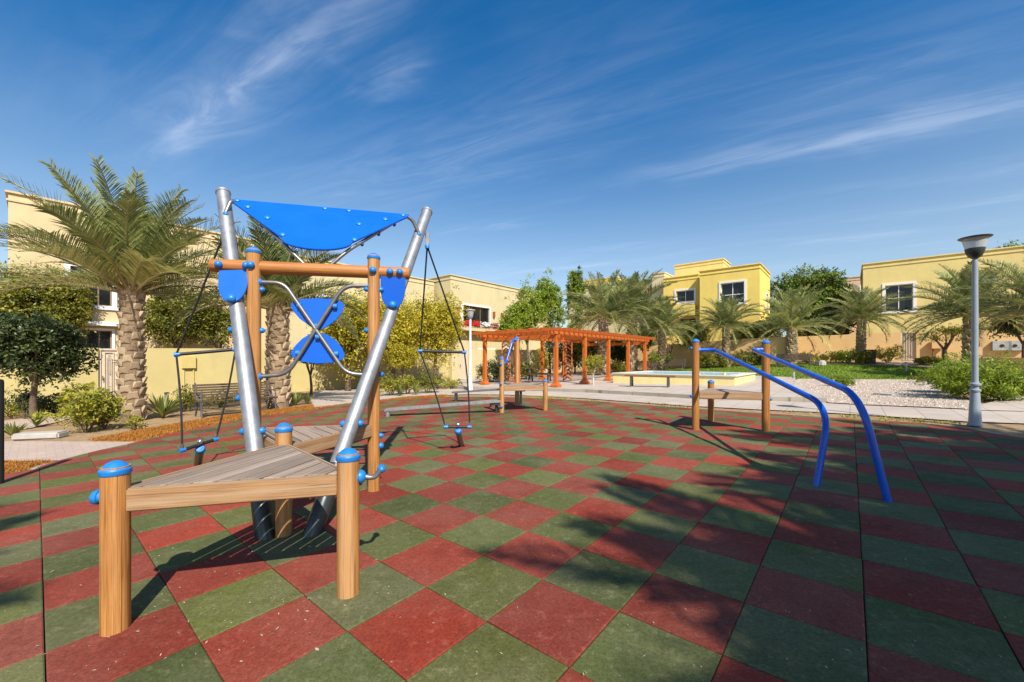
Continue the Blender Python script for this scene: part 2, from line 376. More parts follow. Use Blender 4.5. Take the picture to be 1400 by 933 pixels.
# grounds
t = NT('sandy_soil'); n1 = t.noise(.35, 5, .6); n2 = t.noise(7, 5, .65)
c = t.ramp(n2, [(.3, (.24, .15, .075)), (.7, (.42, .30, .17))]); c = t.mix(t.rng(n1, .4, .65, 0, .6), c, (.34, .22, .11))
t.set(Base_Color=c, Roughness=.97, Specular_IOR_Level=.1).bump(n2, .6, .03); M['soil'] = t.m
def paver(name, a, b, w, h, joint=.012):
    t = NT(name)
    m = t.N.new('ShaderNodeMapping'); t.L.new(t.tc.outputs['Object'], m.inputs[0]); m.inputs['Rotation'].default_value = (0, 0, -(math.pi / 2 - YAW))
    br = t.N.new('ShaderNodeTexBrick'); t.L.new(m.outputs[0], br.inputs[0]); br.inputs['Scale'].default_value = 1
    br.inputs['Brick Width'].default_value = w; br.inputs['Row Height'].default_value = h; br.inputs['Mortar Size'].default_value = joint; br.inputs['Mortar Smooth'].default_value = .2
    br.inputs['Color1'].default_value = (*a, 1); br.inputs['Color2'].default_value = (*b, 1); br.inputs['Mortar'].default_value = (*mul(a, .45), 1)
    n = t.noise(1.6, 5, .6); n2 = t.noise(40, 3)
    c = t.mix(t.rng(n, .4, .7, 0, .45), br.outputs[0], mul(b, .7)); c = t.mix(t.rng(n2, .4, .7, 0, .2), c, mul(a, .75))
    t.set(Base_Color=c, Roughness=.9, Specular_IOR_Level=.2).bump(n2, .2, .004); return t.m
M['paver'] = paver('pale_paver', (.52, .44, .36), (.47, .39, .32), .6, .6, .008)
M['paver_pink'] = paver('pink_paver', (.53, .41, .33), (.47, .36, .29), .2, .1, .003)
M['kerb'] = paver('kerb_stone', (.40, .36, .29), (.36, .32, .26), 1.0, 1.0, .01)
t = NT('gravel_bed'); vv = t.voro(28, 'F1', 1); c = t.ramp(t.noise(120, 2), [(.3, (.34, .26, .19)), (.7, (.62, .51, .41))])
sepc = t.N.new('ShaderNodeSeparateColor'); t.L.new(vv, sepc.inputs[0])
c = t.mix(.65, c, t.ramp(sepc.outputs[0], [(0, (.30, .22, .16)), (1, (.68, .57, .46))]))
t.set(Base_Color=c, Roughness=.9).bump(t.voro(28), .9, .03); M['gravel'] = t.m
t = NT('lawn_turf'); c = t.ramp(t.noise(22, 4), [(.3, (.11, .20, .008)), (.7, (.22, .32, .018))]); c = t.mix(t.rng(t.noise(.6, 4), .4, .7, 0, .4), c, (.22, .28, .03))
t.set(Base_Color=c, Roughness=.9).bump(t.noise(60, 3), .8, .03); M['turf'] = t.m
t = NT('dry_ground_cover'); c = t.ramp(t.noise(16, 5, .7), [(.3, (.30, .13, .025)), (.55, (.48, .20, .035)), (.72, (.33, .25, .06))]); c = t.mix(t.rng(t.noise(1.2, 4), .45, .62, 0, .6), c, (.40, .27, .12))
t.set(Base_Color=c, Roughness=.95).bump(t.noise(50, 4), .8, .03); M['dry'] = t.m

# ------------------------------------------------------------------ ground and paving
def grid_ground():
    xs = sorted(set([-900, -500, -250, -120, -80] + list(range(-60, 61)) + [80, 120, 250, 500, 900]))
    ys = sorted(set([-900, -400, -150, -80, -50, -30] + list(range(-20, 71)) + [90, 130, 250, 500, 900]))
    mb = MB(); n = len(ys)
    mb.add([(x, y, gz(x, y) - (.02 if math.hypot(x, y) < 30 else 0)) for x in xs for y in ys], [(i * n + j, (i + 1) * n + j, (i + 1) * n + j + 1, i * n + j + 1) for i in range(len(xs) - 1) for j in range(n - 1)])
    tag(mb.build('ground', M['soil'], smooth=0), 'sandy bare soil around the playground', None, None, 'structure')
grid_ground()
def sheet(name, poly, dz, mat, label, kerb=None, kmat=None):
    bm = bmesh.new(); vs = [bm.verts.new((x, y, 0)) for x, y in poly]; bm.faces.new(vs); bm.normal_update()
    if bm.faces[:][0].normal.z < 0: bmesh.ops.reverse_faces(bm, faces=bm.faces[:])
    bmesh.ops.triangulate(bm, faces=bm.faces[:])
    xs = [p[0] for p in poly]; ys = [p[1] for p in poly]
    for k in range(math.ceil(min(xs)), math.floor(max(xs)) + 1):
        bmesh.ops.bisect_plane(bm, geom=bm.verts[:] + bm.edges[:] + bm.faces[:], plane_co=(k, 0, 0), plane_no=(1, 0, 0))
    for k in range(math.ceil(min(ys)), math.floor(max(ys)) + 1):
        bmesh.ops.bisect_plane(bm, geom=bm.verts[:] + bm.edges[:] + bm.faces[:], plane_co=(0, k, 0), plane_no=(0, 1, 0))
    for v in bm.verts: v.co.z = gz(v.co.x, v.co.y) + dz
    if kerb:
        be = [e for e in bm.edges if len(e.link_faces) == 1]
        ret = bmesh.ops.extrude_edge_only(bm, edges=be)
        for v in [g for g in ret['geom'] if isinstance(g, bmesh.types.BMVert)]: v.co.z -= kerb
        for g in ret['geom']:
            if isinstance(g, bmesh.types.BMFace): g.material_index = 1
        bmesh.ops.recalc_face_normals(bm, faces=bm.faces[:])
    me = bpy.data.meshes.new(name); bm.to_mesh(me); bm.free(); me.materials.append(mat)
    if kmat: me.materials.append(kmat)
    o = bpy.data.objects.new(name, me); COL.objects.link(o); return tag(o, label, None, None, 'structure')

EDGE = [G(*p) for p in ((0, 653), (62, 637), (125, 620), (175, 609), (220, 598), (295, 582), (360, 570), (435, 560), (495, 552), (570, 546), (640, 543.5), (720, 545), (800, 549), (880, 555), (960, 561), (1050, 567), (1110, 571), (1170, 575), (1267, 581), (1325, 588), (1362, 594), (1400, 603))]
EDGE += [(10.4, 4.0), (11, 1), (9, -4), (2, -7), (-6, -6), (-9.5, 0), (-8.2, 3.4)]
def smooth_closed(pts, k=4):
    out = []; n = len(pts)
    for i in range(n):
        p0, p1, p2, p3 = [Vector(pts[(i + j) % n]) for j in (-1, 0, 1, 2)]
        for q in range(k):
            t = q / k
            out.append(tuple(.5 * ((2 * p1) + (p2 - p0) * t + (2 * p0 - 5 * p1 + 4 * p2 - p3) * t * t + (3 * p1 - p0 - 3 * p2 + p3) * t ** 3)))
    return out
EDGE_S = smooth_closed(EDGE)
def grow(poly, d):
    n = len(poly); out = []
    cx = sum(p[0] for p in poly) / n; cy = sum(p[1] for p in poly) / n
    for i in range(n):
        a, b = Vector(poly[i - 1]), Vector(poly[(i + 1) % n]); t = (b - a).normalized(); nn = Vector((t.y, -t.x))
        if nn.dot(Vector(poly[i]) - Vector((cx, cy))) < 0: nn = -nn
        out.append(tuple(Vector(poly[i]) + nn * d))
    return out
def half(poly, x0, sg):
    out = []
    for i in range(len(poly)):
        a, b = poly[i], poly[(i + 1) % len(poly)]; fa, fb = sg * (a[0] - x0), sg * (b[0] - x0)
        if fa >= 0: out.append(a)
        if fa * fb < 0: k = fa / (fa - fb); out.append((a[0] + (b[0] - a[0]) * k, a[1] + (b[1] - a[1]) * k))
    return out
STRIP = half(grow(EDGE_S, 1.25), -2.6, -1)
sheet('ground_cover', STRIP, -.008, M['dry'], 'strip of dry orange ground cover left of the rubber tiles')
sheet('kerb', grow(EDGE_S, .07), .004, M['concrete'], 'thin concrete edging round the rubber surface')
def playground():
    T = .5; TU, TV = T, T * 1.0141; ox, oy = -3.0509 * T, -3.9366 * T
    rnd = random.Random(4)
    base = MB(); base.add([(x, y, gz(x, y) + .008) for x, y in EDGE_S], [tuple(range(len(EDGE_S)))])
    bm = bmesh.new()
    lay_t = bm.faces.layers.float.new('tint')
    poly = [Vector(p) for p in EDGE_S]
    def inside(p):
        c = False; n = len(poly); j = n - 1
        for i in range(n):
            a, b = poly[i], poly[j]
            if (a.y > p[1]) != (b.y > p[1]) and p[0] < (b.x - a.x) * (p[1] - a.y) / (b.y - a.y) + a.x: c = not c
            j = i
        return c
    for iu in range(-26, 40):
        for iv in range(-28, 34):
            g = .0022; du, dv = rnd.uniform(-.0012, .0012), rnd.uniform(-.0012, .0012)
            u0, u1 = iu * TU - ox + g + du, (iu + 1) * TU - ox - g + du
            v0, v1 = iv * TV - oy + g + dv, (iv + 1) * TV - oy - g + dv
            cor = [(u0, v0), (u1, v0), (u1, v1), (u0, v1)]
            ins = [inside(uv(*q)) for q in cor]
            if not any(ins): continue
            h0 = .028 + rnd.uniform(-.0015, .0015); red = (iu + iv) % 2 == 0; tn = rnd.random()
            tx, ty = rnd.uniform(-.003, .003), rnd.uniform(-.003, .003)
            ch = .006
            if all(ins):
                ring = [[], [], []]
                for k, (a, b) in enumerate(cor):
                    sa = 1 if k in (0, 3) else -1; sb = 1 if k in (0, 1) else -1
                    for q, (off, hz) in enumerate(((0, .006), (0, h0 - ch * .6), (ch, h0))):
                        x, y = uv(a + sa * off, b + sb * off)
                        ring[q].append(bm.verts.new((x, y, gz(x, y) + hz + (tx * (1 - k % 2 * 2) if q else 0))))
                fs = [bm.faces.new(ring[2])]
                for q in range(2):
                    for k in range(4): fs.append(bm.faces.new((ring[q][k], ring[q][(k + 1) % 4], ring[q + 1][(k + 1) % 4], ring[q + 1][k])))
            else:
                # cut tile at the curved edge: keep the part inside by sampling the cell outline
                cell = [Vector(uv(*q)) for q in cor]; pts = []
                for k in range(4):
                    a, b = cell[k], cell[(k + 1) % 4]; steps = 12
                    for q in range(steps):
                        p = a.lerp(b, q / steps)
                        if inside(p): pts.append(p)
                if len(pts) < 3: continue
                top = [bm.verts.new((p.x, p.y, gz(p.x, p.y) + h0)) for p in pts]
                fs = [bm.faces.new(top)]
            for f in fs: f.material_index = 0 if red else 1; f[lay_t] = tn
    bmesh.ops.recalc_face_normals(bm, faces=bm.faces[:])
    me = bpy.data.meshes.new('playground_surface'); bm.to_mesh(me); bm.free(); me.materials.append(M['red']); me.materials.append(M['green'])
    o = bpy.data.objects.new('playground_surface', me); COL.objects.link(o)
    tag(o, 'checkered red and green rubber safety tiles of the playground', None, None, 'structure')
    b = base.build('tile_bed', M['joint'], smooth=0); tag(b, 'dark bed in the joints between rubber tiles', None, None, 'structure')
playground()
TOP = .028                                            # top of the rubber above the plane
def GT(px, py):
    x, y = G(px, py); return Vector((x, y, gz(x, y) + TOP))
# concrete walk that follows the edge
walk = [G(*p) for p in ((640, 531), (720, 532), (800, 536.5), (880, 541), (970, 547), (1060, 549), (1131, 551), (1187, 554), (1260, 557), (1325, 560), (1400, 563), (1500, 566),
                        (1500, 585), (1400, 579.5), (1325, 577), (1250, 572), (1170, 567), (1110, 563.5), (1050, 561), (935, 555), (860, 549.5), (800, 545), (740, 542), (690, 540), (640, 539.5), (600, 541), (560, 543), (520, 547.5), (470, 553.5), (430, 558), (420, 540), (440, 534), (500, 532), (560, 533), (600, 533))]
sheet('walkway', walk, .006, M['paver'], 'pale paved walk curving past the playground')
sheet('side_path', [G(*p) for p in ((-60, 604), (60, 604), (150, 604.5), (196, 605), (175, 610.5), (125, 621.5), (92, 630), (40, 631), (-60, 632))], .006, M['paver_pink'], 'pinkish block paved path on the left')
sheet('garden_path', [G(*p) for p in ((-80, 594), (0, 590), (40, 586), (80, 577), (112, 568), (90, 566), (40, 572), (0, 577), (-80, 582))], .006, M['paver_pink'], 'narrow pinkish garden path')
pf = [G(640, 533), G(720, 534.5), G(800, 537), G(880, 541.5), G(970, 547), G(1060, 549), G(1131, 550.5)]
pr = [(p[0], p[1]) for p in (pf[-1],)]
plaza = pf + [(12.6, 18.0), (14.5, 20.5), (9.5, 26), (5, 31), (-3, 27), (-4.6, 21.5)]
sheet('plaza', plaza, .13, M['paver'], 'raised pale paved plaza round the basin and pergola', .2, M['kerb'])
gravel_poly = [G(1133, 552), G(1187, 555), G(1260, 558), G(1325, 561), G(1345, 556), (14.2, 13.2), (16.5, 15.2), (19.6, 17.6), (19.4, 18.9), (16.5, 19.9), (14.9, 20.7), (14.3, 20.3), (12.7, 18.0)]
sheet('gravel_bed', gravel_poly, .03, M['gravel'], 'bed of pale crushed stone beyond the walk')
lawn_poly = [(14.9, 20.8), (16.5, 20.0), (19.5, 19.0), (22.3, 18.6), (25, 20), (25, 24), (21, 27), (16, 30.2), (11, 31), (9.8, 26.5)]
sheet('lawn', lawn_poly, .02, M['turf'], 'bright green mown lawn before the tan wall')
sheet('far_path', [(25.2, 20.2), (30, 23.5), (30, 26), (24, 28.6), (21.2, 27.2), (25.2, 24.2)], .025, M['paver_pink'], 'pink paved path leading to the gate on the right')
sheet('right_path', [G(1318, 561.5), G(1400, 563.5), (16, 11.0), (18.5, 13.4), (17, 15.2), G(1372, 546)], .02, M['paver'], 'paved path turning off on the right')

# ------------------------------------------------------------------ parts of the play equipment
CAPP = [(.066, -.004), (.068, .0), (.068, .020), (.062, .029), (.034, .056), (.018, .063), (.001, .066)]
def post_part(root, base, ztop, r=.062, mat='post', cap=True, tilt=(0, 0), name='post'):
    b = Vector(base); mb = MB(); top = Vector((b.x + tilt[0], b.y + tilt[1], ztop))
    ax = (top - b); q = ax.to_track_quat('Z', 'Y').to_matrix()
    L_ = ax.length
    mb.lathe([(r * .97, -.05), (r, .02), (r, L_ * .5), (r, L_ - .03)], b, 24, q)
    o = mb.build(name, M[mat], root, 0, 50)
    if cap:
        c = MB(); c.lathe([(x * r / .062, z) for x, z in CAPP], b + ax * ((L_ - .066) / L_), 18, q, .5); c.build('cap', M['cap'], o.parent, 0, 28)
    return o
def knob(root, p, d, r=.034, parent=None):
    mb = MB(); q = Vector(d).normalized().to_track_quat('Z', 'Y').to_matrix()
    mb.lathe([(r * .75, -.02), (r * .8, .0), (r, .004), (r, .016), (r * .8, .030), (r * .4, .040), (.001, .043)], p, 14, q)
    return mb.build('bolt_cap', M['cap'], root, 0, 40)
def deck(root, tri, ztop, along, nplank_w=.102):
    """triangular platform: planks laid parallel to one edge plus three edge beams"""
    a, b, c = [Vector((p[0], p[1])) for p in tri]
    cen = (a + b + c) / 3
    d = Vector(along).normalized(); nrm = Vector((-d.y, d.x))
    inner = [p + (cen - p) * .03 for p in (a, b, c)]
    inn = [((p - cen).dot(d), (p - cen).dot(nrm)) for p in inner]
    lo, hi = min(q[1] for q in inn), max(q[1] for q in inn)
    mb = MB(); rnd = random.Random(int(abs(a.x) * 100)); y = lo; gap = .016
    while y < hi - .01:
        y1 = min(y + nplank_w, hi)
        # clip triangle between y and y1-gap
        pts = [Vector((p[0], p[1])) for p in inn]
        for (lim, sg) in ((y, 1), (y1 - gap, -1)):
            out = []
            for i in range(len(pts)):
                p, q = pts[i], pts[(i + 1) % len(pts)]
                fp, fq = sg * (p.y - lim), sg * (q.y - lim)
                if fp >= 0: out.append(p)
                if fp * fq < 0: out.append(p.lerp(q, fp / (fp - fq)))
            pts = out
            if not pts: break
        if len(pts) >= 3:
            ar = sum(pts[i].cross(pts[(i + 1) % len(pts)]) if hasattr(pts[i], 'cross') else 0 for i in range(len(pts)))
            if ar < 0: pts = pts[::-1]
            mb.prism([(p.x, p.y) for p in pts], .022, Matrix.Translation((0, 0, -.011 + rnd.uniform(-.002, .002))), rnd.random())
        y = y1
    Mx = frame((cen.x, cen.y, ztop), (d.x, d.y, 0))
    mb.build('deck', M['deck'], root, .003, 30, Mx, 1)
    for p, q in ((a, b), (b, c), (c, a)):
        e = (q - p); L_ = e.length - .11; mid = (p + q) / 2; out = (mid - cen).normalized()
        f = MB(); f.box((0, 0, 0), (L_, .03, .122)); mm = mid + out * .012
        f.build('edge_beam', M['fascia'], root, .008, 30, frame((mm.x, mm.y, ztop - .063), (e.x, e.y, 0)), 2)

# ------------------------------------------------------------------ the big play tower
def play_tower():
    A, B, C, D, E = GT(158, 868), GT(476, 818), GT(388, 736), GT(511, 674), GT(347, 688)
    t = thing('play_tower', C, 'wooden climbing tower with two triangular decks, leaning steel poles and blue roof panel', 'play equipment')
    g = C.z
    post_part(t, A, A.z + .885, .060); post_part(t, B, B.z + .865, .063); post_part(t, C, C.z + .90, .060)
    post_part(t, D, 2.535, .062); post_part(t, E, 2.535, .064)
    dz = g + .735
    deck(t, (A, B, C), dz, (C - A).xy); deck(t, (C, D, E), dz - .02, (E - C).xy)
    # leaning steel poles
    def pole(bpx, tpx, ztop):
        b = GT(*bpx); y = (ztop - H) * F / (CY - tpx[1]); tp = Vector(((tpx[0] - CX) / F * y, y, ztop))
        mb = MB(); ax = tp - b; q = ax.to_track_quat('Z', 'Y').to_matrix(); L_ = ax.length
        mb.lathe([(.066, -.08), (.066, L_ * .3), (.066, L_ * .6), (.066, L_ - .03), (.072, L_ - .026), (.072, L_), (.001, L_ + .004)], b, 28, q)
        mb.build('steel_pole', M['steel'], t, 0, 40)
        cl = MB(); cl.lathe([(.071, -.07), (.074, -.06), (.074, .55), (.071, .56)], b, 28, q); cl.build('pole_foot', M['lamp_dark'], t, 0, 40)
        return b, tp
    Fb, Ft = pole((363, 738), (305, 263), 3.27); Gb, Gt = pole((428, 733), (584, 289), 3.34)
    zt = lambda b, tp, z: b.lerp(tp, (z - b.z) / (tp.z - b.z))
    # beam
    ed = (D - E); ed.z = 0; ed.normalize(); nb = Vector((-ed.y, ed.x, 0))     # nb points away from the viewer
    zb = 2.335
    back = nb * .035
    L0 = Vector((E.x, E.y, zb)) - ed * .40 + back; L1 = Vector((D.x, D.y, zb)) + ed * .37 + back
    mb = MB(); Lb = (L1 - L0).length
    prof = [(.052, 0), (.064, .015), (.066, .06), (.066, Lb / 2), (.066, Lb - .06), (.064, Lb - .015), (.052, Lb)]
    q = Matrix(((0, 0, 1), (0, 1, 0), (-1, 0, 0)))
    mb.lathe(prof, (0, 0, 0), 24, q); mb.build('beam', M['rail_wood'], t, 0, 50, frame(L0, ed))
    for s_ in (.10, .345, Lb - .33 + .13, Lb - .10, .40, Lb - .37):
        p = L0 + ed * s_ - nb * (.064 if abs(s_ - .40) > .01 and abs(s_ - Lb + .37) > .01 else .10)
        knob(t, p, -nb, .036)
    # shield brackets
    def beam_at(px):
        k = (px - CX) / F; return L0 + ed * ((k * L0.y - L0.x) / (ed.x - k * ed.y))
    for c0, (pb, pt_) in ((beam_at(323), (Fb, Ft)), (beam_at(538), (Gb, Gt))):
        lo = zt(pb, pt_, 1.985) - nb * .088; hi = c0 + Vector((0, 0, -.05)) - nb * .045
        dn_ = (lo - hi); Ls = dn_.length; dn_.normalize(); xx = (ed - dn_ * ed.dot(dn_)).normalized(); zn = xx.cross(dn_)
        Mx = Matrix((xx, dn_, zn)).transposed().to_4x4(); Mx.translation = hi
        pts = [(.13, 0), (.13, .06)] + [(.13 * math.cos(math.pi * k / 14) ** 1 if k not in (0, 14) else .13 * (1 if k == 0 else -1), .10 + (Ls - .06) * math.sin(math.pi * k / 14) ** .85) for k in range(15)] + [(-.13, .06), (-.13, 0)]
        mb = MB(); mb.prism(pts, .018, Mx); mb.build('bracket_panel', M['blue'], t, .003, 30)
        knob(t, lo - nb * .012, -nb, .042)
    # roof panel
    pl = Ft.lerp(Fb, .028) ; pl = Vector((-3.10, 4.44, 3.165)); pr_ = Vector((-1.262, 4.91, 3.165))
    mid = (pl + pr_) / 2; tip = Vector(((431 - CX) / F * 4.12, 4.12, zz(342, 4.12)))
    ex = (pr_ - pl).normalized(); ey = (tip - mid); ey = (ey - ex * ey.dot(ex)).normalized(); ez = ex.cross(ey)
    W = (pr_ - pl).length; off = (tip - mid).dot(ex); Dp = (tip - mid).dot(ey)
    pts = [(-W / 2, 0), (W / 2, 0), (W / 2 - .01, .055)]
    tipc = off; hw = .34
    for k in range(13):
        a = math.pi * k / 12; pts.append((tipc + hw * math.cos(a) * (1 if k else 1), Dp - .17 + .17 * math.sin(a)))
    pts.append((-W / 2 + .01, .055))
    Mx = Matrix((ex, ey, ez)).transposed().to_4x4(); Mx.translation = mid
    front = -ez if (-ez).y < 0 else ez
    mb = MB(); mb.prism(pts, .022, Mx); mb.build('roof_panel', M['blue'], t, .004, 30)
    qf = front.to_track_quat('Z', 'Y').to_matrix()
    for (x, y) in ((-W / 2 + .06, .03), (W / 2 - .07, .04), (-W / 2 + .19, .15), (W / 2 - .27, .17), (-.02 - W * .06 + .14, .04), (W * .14, .045), (tipc - .34, Dp - .22), (tipc + .36, Dp - .22), (-W / 2 + .42, .34), (W / 2 - .55, .32)):
        mb = MB(); mb.lathe([(.030, .0), (.030, .008), (.018, .018), (.001, .02)], Mx @ Vector((x, y, 0)) + front * .011, 14, qf); mb.build('panel_bolt', M['cap'], t, 0, 40)
    backn = -front
    for sgn in (-1, 1):                                # support tubes under the sloping edges, down to the beam
        e0 = Mx @ Vector((sgn * (W / 2 - .16), .10, 0)) + backn * .05
        e1 = Mx @ Vector((tipc + sgn * .34, Dp - .16, 0)) + backn * .05
        foot = L0.lerp(L1, .5 + (.06 if sgn > 0 else -.055) + .0) + Vector((0, 0, .06))
        foot = L0 + ed * ((Mx @ Vector((tipc + sgn * .13, Dp, 0)) - L0).dot(ed)) + Vector((0, 0, .055))
        b1 = e1.lerp(e0, -.10)
        mb = MB(); mb.tube(bend([e0, b1, foot], .12), .019, 10); mb.build('support_tube', M['steel_dark'], t, 0, 50)
        for k in (.03, .42, .8): knob(t, e0.lerp(e1, k) + backn * .0 - Vector((0, 0, .01)), backn, .022)
    for (cor, bp) in ((Mx @ Vector((-W / 2 + .04, .03, 0)), zt(Fb, Ft, 2.98)), (Mx @ Vector((W / 2 - .04, .03, 0)), zt(Gb, Gt, 2.96))):
        f_ = bp + (Vector((0, 0, H)) - bp).normalized() * .06
        m_ = cor.lerp(f_, .5) + Vector((0, 0, .07))
        mb = MB(); mb.tube(bend([cor, m_, f_ + Vector((0, 0, .02)), f_ - Vector((0, 0, .03))], .10), .021, 10); mb.build('arm_pipe', M['steel_dark'], t, 0, 50)
        knob(t, f_, (Vector((0, 0, H)) - bp), .03)
    # crossed bars with two fan shaped panels
    def on(px, py):                                    # point in the vertical plane through posts D and E
        d_ = Vector(((px - CX) / F, 1, -(py - CY) / F)); o_ = Vector((0, 0, H)); n2 = Vector((nb.x, nb.y, 0))
        k = (E - o_).dot(n2) / d_.dot(n2); return o_ + d_ * k
    for pts_ in (((356, 386), (388, 387), (473, 511), (505, 513)), ((505, 391), (470, 391), (393, 512), (356, 515))):
        mb = MB(); mb.tube(bend([on(*p) for p in pts_], .13), .021, 12); mb.build('cross_bar', M['steel_dark'], t, 0, 50)
        for p in (pts_[0], pts_[3]):
            mb = MB(); mb.tube([on(p[0] - 2, p[1]), on(p[0] + 2.5, p[1])], .036, 14); mb.build('bar_collar', M['cap'], t, .004, 40)
    up = [(396, 417), (400, 411), (412, 408.5), (433, 407.3), (455, 409), (466, 412), (470, 418), (467, 427), (459, 437), (446, 447), (435, 452), (424, 447), (409, 436), (400, 426)]
    dn = [(433, 454), (445, 457), (458, 465), (467, 476), (471, 487), (467, 492), (455, 496), (433, 497.5), (411, 495), (400, 490), (396, 484), (402, 473), (412, 463), (422, 457)]
    for shp in (up, dn):
        w3 = [on(*p) + nb * .034 for p in shp]; c0 = sum(w3, Vector()) / len(w3)
        Mx2 = frame(c0, ed) @ Matrix.Rotation(R(90), 4, 'X'); inv = Mx2.inverted()
        mb = MB(); mb.prism([(inv @ p).xy for p in w3], .016, Mx2); mb.build('fan_panel', M['blue'], t, .003, 30)
    for p in ((409, 418), (458, 419), (433, 446), (434, 461), (407, 483), (460, 484)):
        c0 = on(*p); mb = MB(); mb.tube([c0 - ed * .02 + nb * .01, c0 + ed * .02 + nb * .01], .030, 12); mb.build('pipe_clip', M['cap'], t, .003, 40)
    # bolts on posts
    for (p, py) in ((E, 452), (D, 452), (E, 396), (D, 396), (D, 512), (D, 596)):
        z = zz(py, p.y)
        for sg in (-1, 1):
            if p is D and py == 596 and sg < 0: continue
            knob(t, Vector((p.x, p.y, z)) + ed * sg * .062, ed * sg, .028)
    knob(t, Vector((D.x, D.y, zz(610, D.y))) + ed * .062, ed, .034)
    ab = (B - A); ab.z = 0; ab.normalize()
    knob(t, Vector((A.x, A.y, A.z + .70)) - ab * .064, -ab, .038)
    knob(t, Vector((B.x, B.y, B.z + .69)) + ab * .060, ab, .040)
    hb = Vector((B.x, B.y, B.z + .69)) + ab * .075; he = hb + Vector((.075, .13, .012))
    mb = MB(); mb.tube(bend([hb, hb + Vector((.07, .02, -.015)), he], .05), .016, 10); mb.build('foot_loop', M['steel_dark'], t, 0, 50)
    knob(t, he, Vector((.3, -.6, 0)), .026)
    knob(t, C + Vector((.01, -.06, .33)), (0, -1, 0), .03)
    for p_, q_ in ((zt(Fb, Ft, .77), 1), (zt(Gb, Gt, .80), 1)):
        for sg in (-1, 1): knob(t, p_ + ed * sg * .064, ed * sg, .03)
    for z in (1.68, 1.05):
        knob(t, zt(Fb, Ft, z) - ed * .064, -ed, .028)
    # rope ladders
    def ladder(top, pxs, ground_px, ydep):
        hang = MB(); hang.box(top + Vector((0, .02, -.10)), (.05, .04, .17)); hang.build('rope_hanger', M['steel'], t, .01, 40)
        h0 = top + Vector((0, .02, -.19))
        kb = MB(); kb.lathe([(.028, 0), (.03, .03), (.02, .05)], h0 - Vector((0, 0, .03)), 12); kb.build('hanger_knob', M['cap'], t, 0, 40)
        (a1, a2), (b1, b2), yb = pxs
        def w3(p, y): return Vector(((p[0] - CX) / F * y, y, zz(p[1], y)))
        gx = GT(*ground_px)
        A1, A2 = w3(a1, ydep[0]), w3(a2, ydep[1]); B1, B2 = w3(b1, ydep[2]), w3(b2, ydep[3])
        for (m0, m1) in ((A1, B1), (A2, B2)):
            mb = MB(); pts_ = []
            for p, q2, sag in ((h0, m0, .0), (m0, m1, .018)):
                for k in range(9):
                    u_ = k / 8; pts_.append(p.lerp(q2, u_) + Vector((sag * math.sin(math.pi * u_), 0, 0)))
            mb.tube(pts_, .011, 8); mb.build('rope', M['rope'], t, 0, 60)
        for (p, q2, r) in ((A1, A2, .020), (B1, B2, .020)):
            mb = MB(); mb.tube([p, q2], r, 12); rg = mb.build('rung', M['black'], t, 0, 40)
            dd = (q2 - p).normalized()
            for e_, s_ in ((p, 1), (q2, -1)):
                mb = MB(); mb.tube([e_ - dd * s_ * .025, e_ + dd * s_ * .035], .027, 12); k_ = mb.build('rung_end', M['cap'], t, .005, 40)
        for e_ in (B1, B2):
            mb = MB(); mb.tube([e_, e_ + Vector((0, 0, .07))], .018, 10); mb.build('rope_ferrule', M['chrome'], t, .003, 40)
        mid_ = (B1 + B2) / 2; mid_ = B1.lerp(B2, .52)
        ax = mid_ - Vector((0, 0, .05)) - gx; q3 = ax.to_track_quat('Z', 'Y').to_matrix(); L_ = ax.length
        mb = MB(); mb.lathe([(.045, -.04), (.045, L_ * .5), (.045, L_)], gx, 18, q3); mb.build('anchor_post', M['steel_dark'], t, 0, 40)
        mb = MB(); mb.lathe([(.052, L_ - .06), (.054, L_ - .05), (.054, L_ - .01), (.04, L_ + .012), (.001, L_ + .016)], gx, 18, q3); mb.build('anchor_collar', M['cap'], t, 0, 40)
        mb = MB(); mb.ball(mid_ + Vector((0, 0, .035)), .035); mb.build('anchor_ball', M['chrome'], t)
    ladder(zt(Fb, Ft, 3.08) + Vector((-.05, .08, 0)), (((241, 485), (322, 478)), ((249, 616), (295, 601)), 0), (270, 641), (4.75, 5.1, 4.60, 4.95))
    ladder(zt(Gb, Gt, 3.05) + Vector((.06, .08, 0)), (((574, 480), (635, 482)), ((609, 584), (642, 584)), 0), (631, 612), (5.75, 5.95, 5.95, 6.05))
    return t
play_tower()

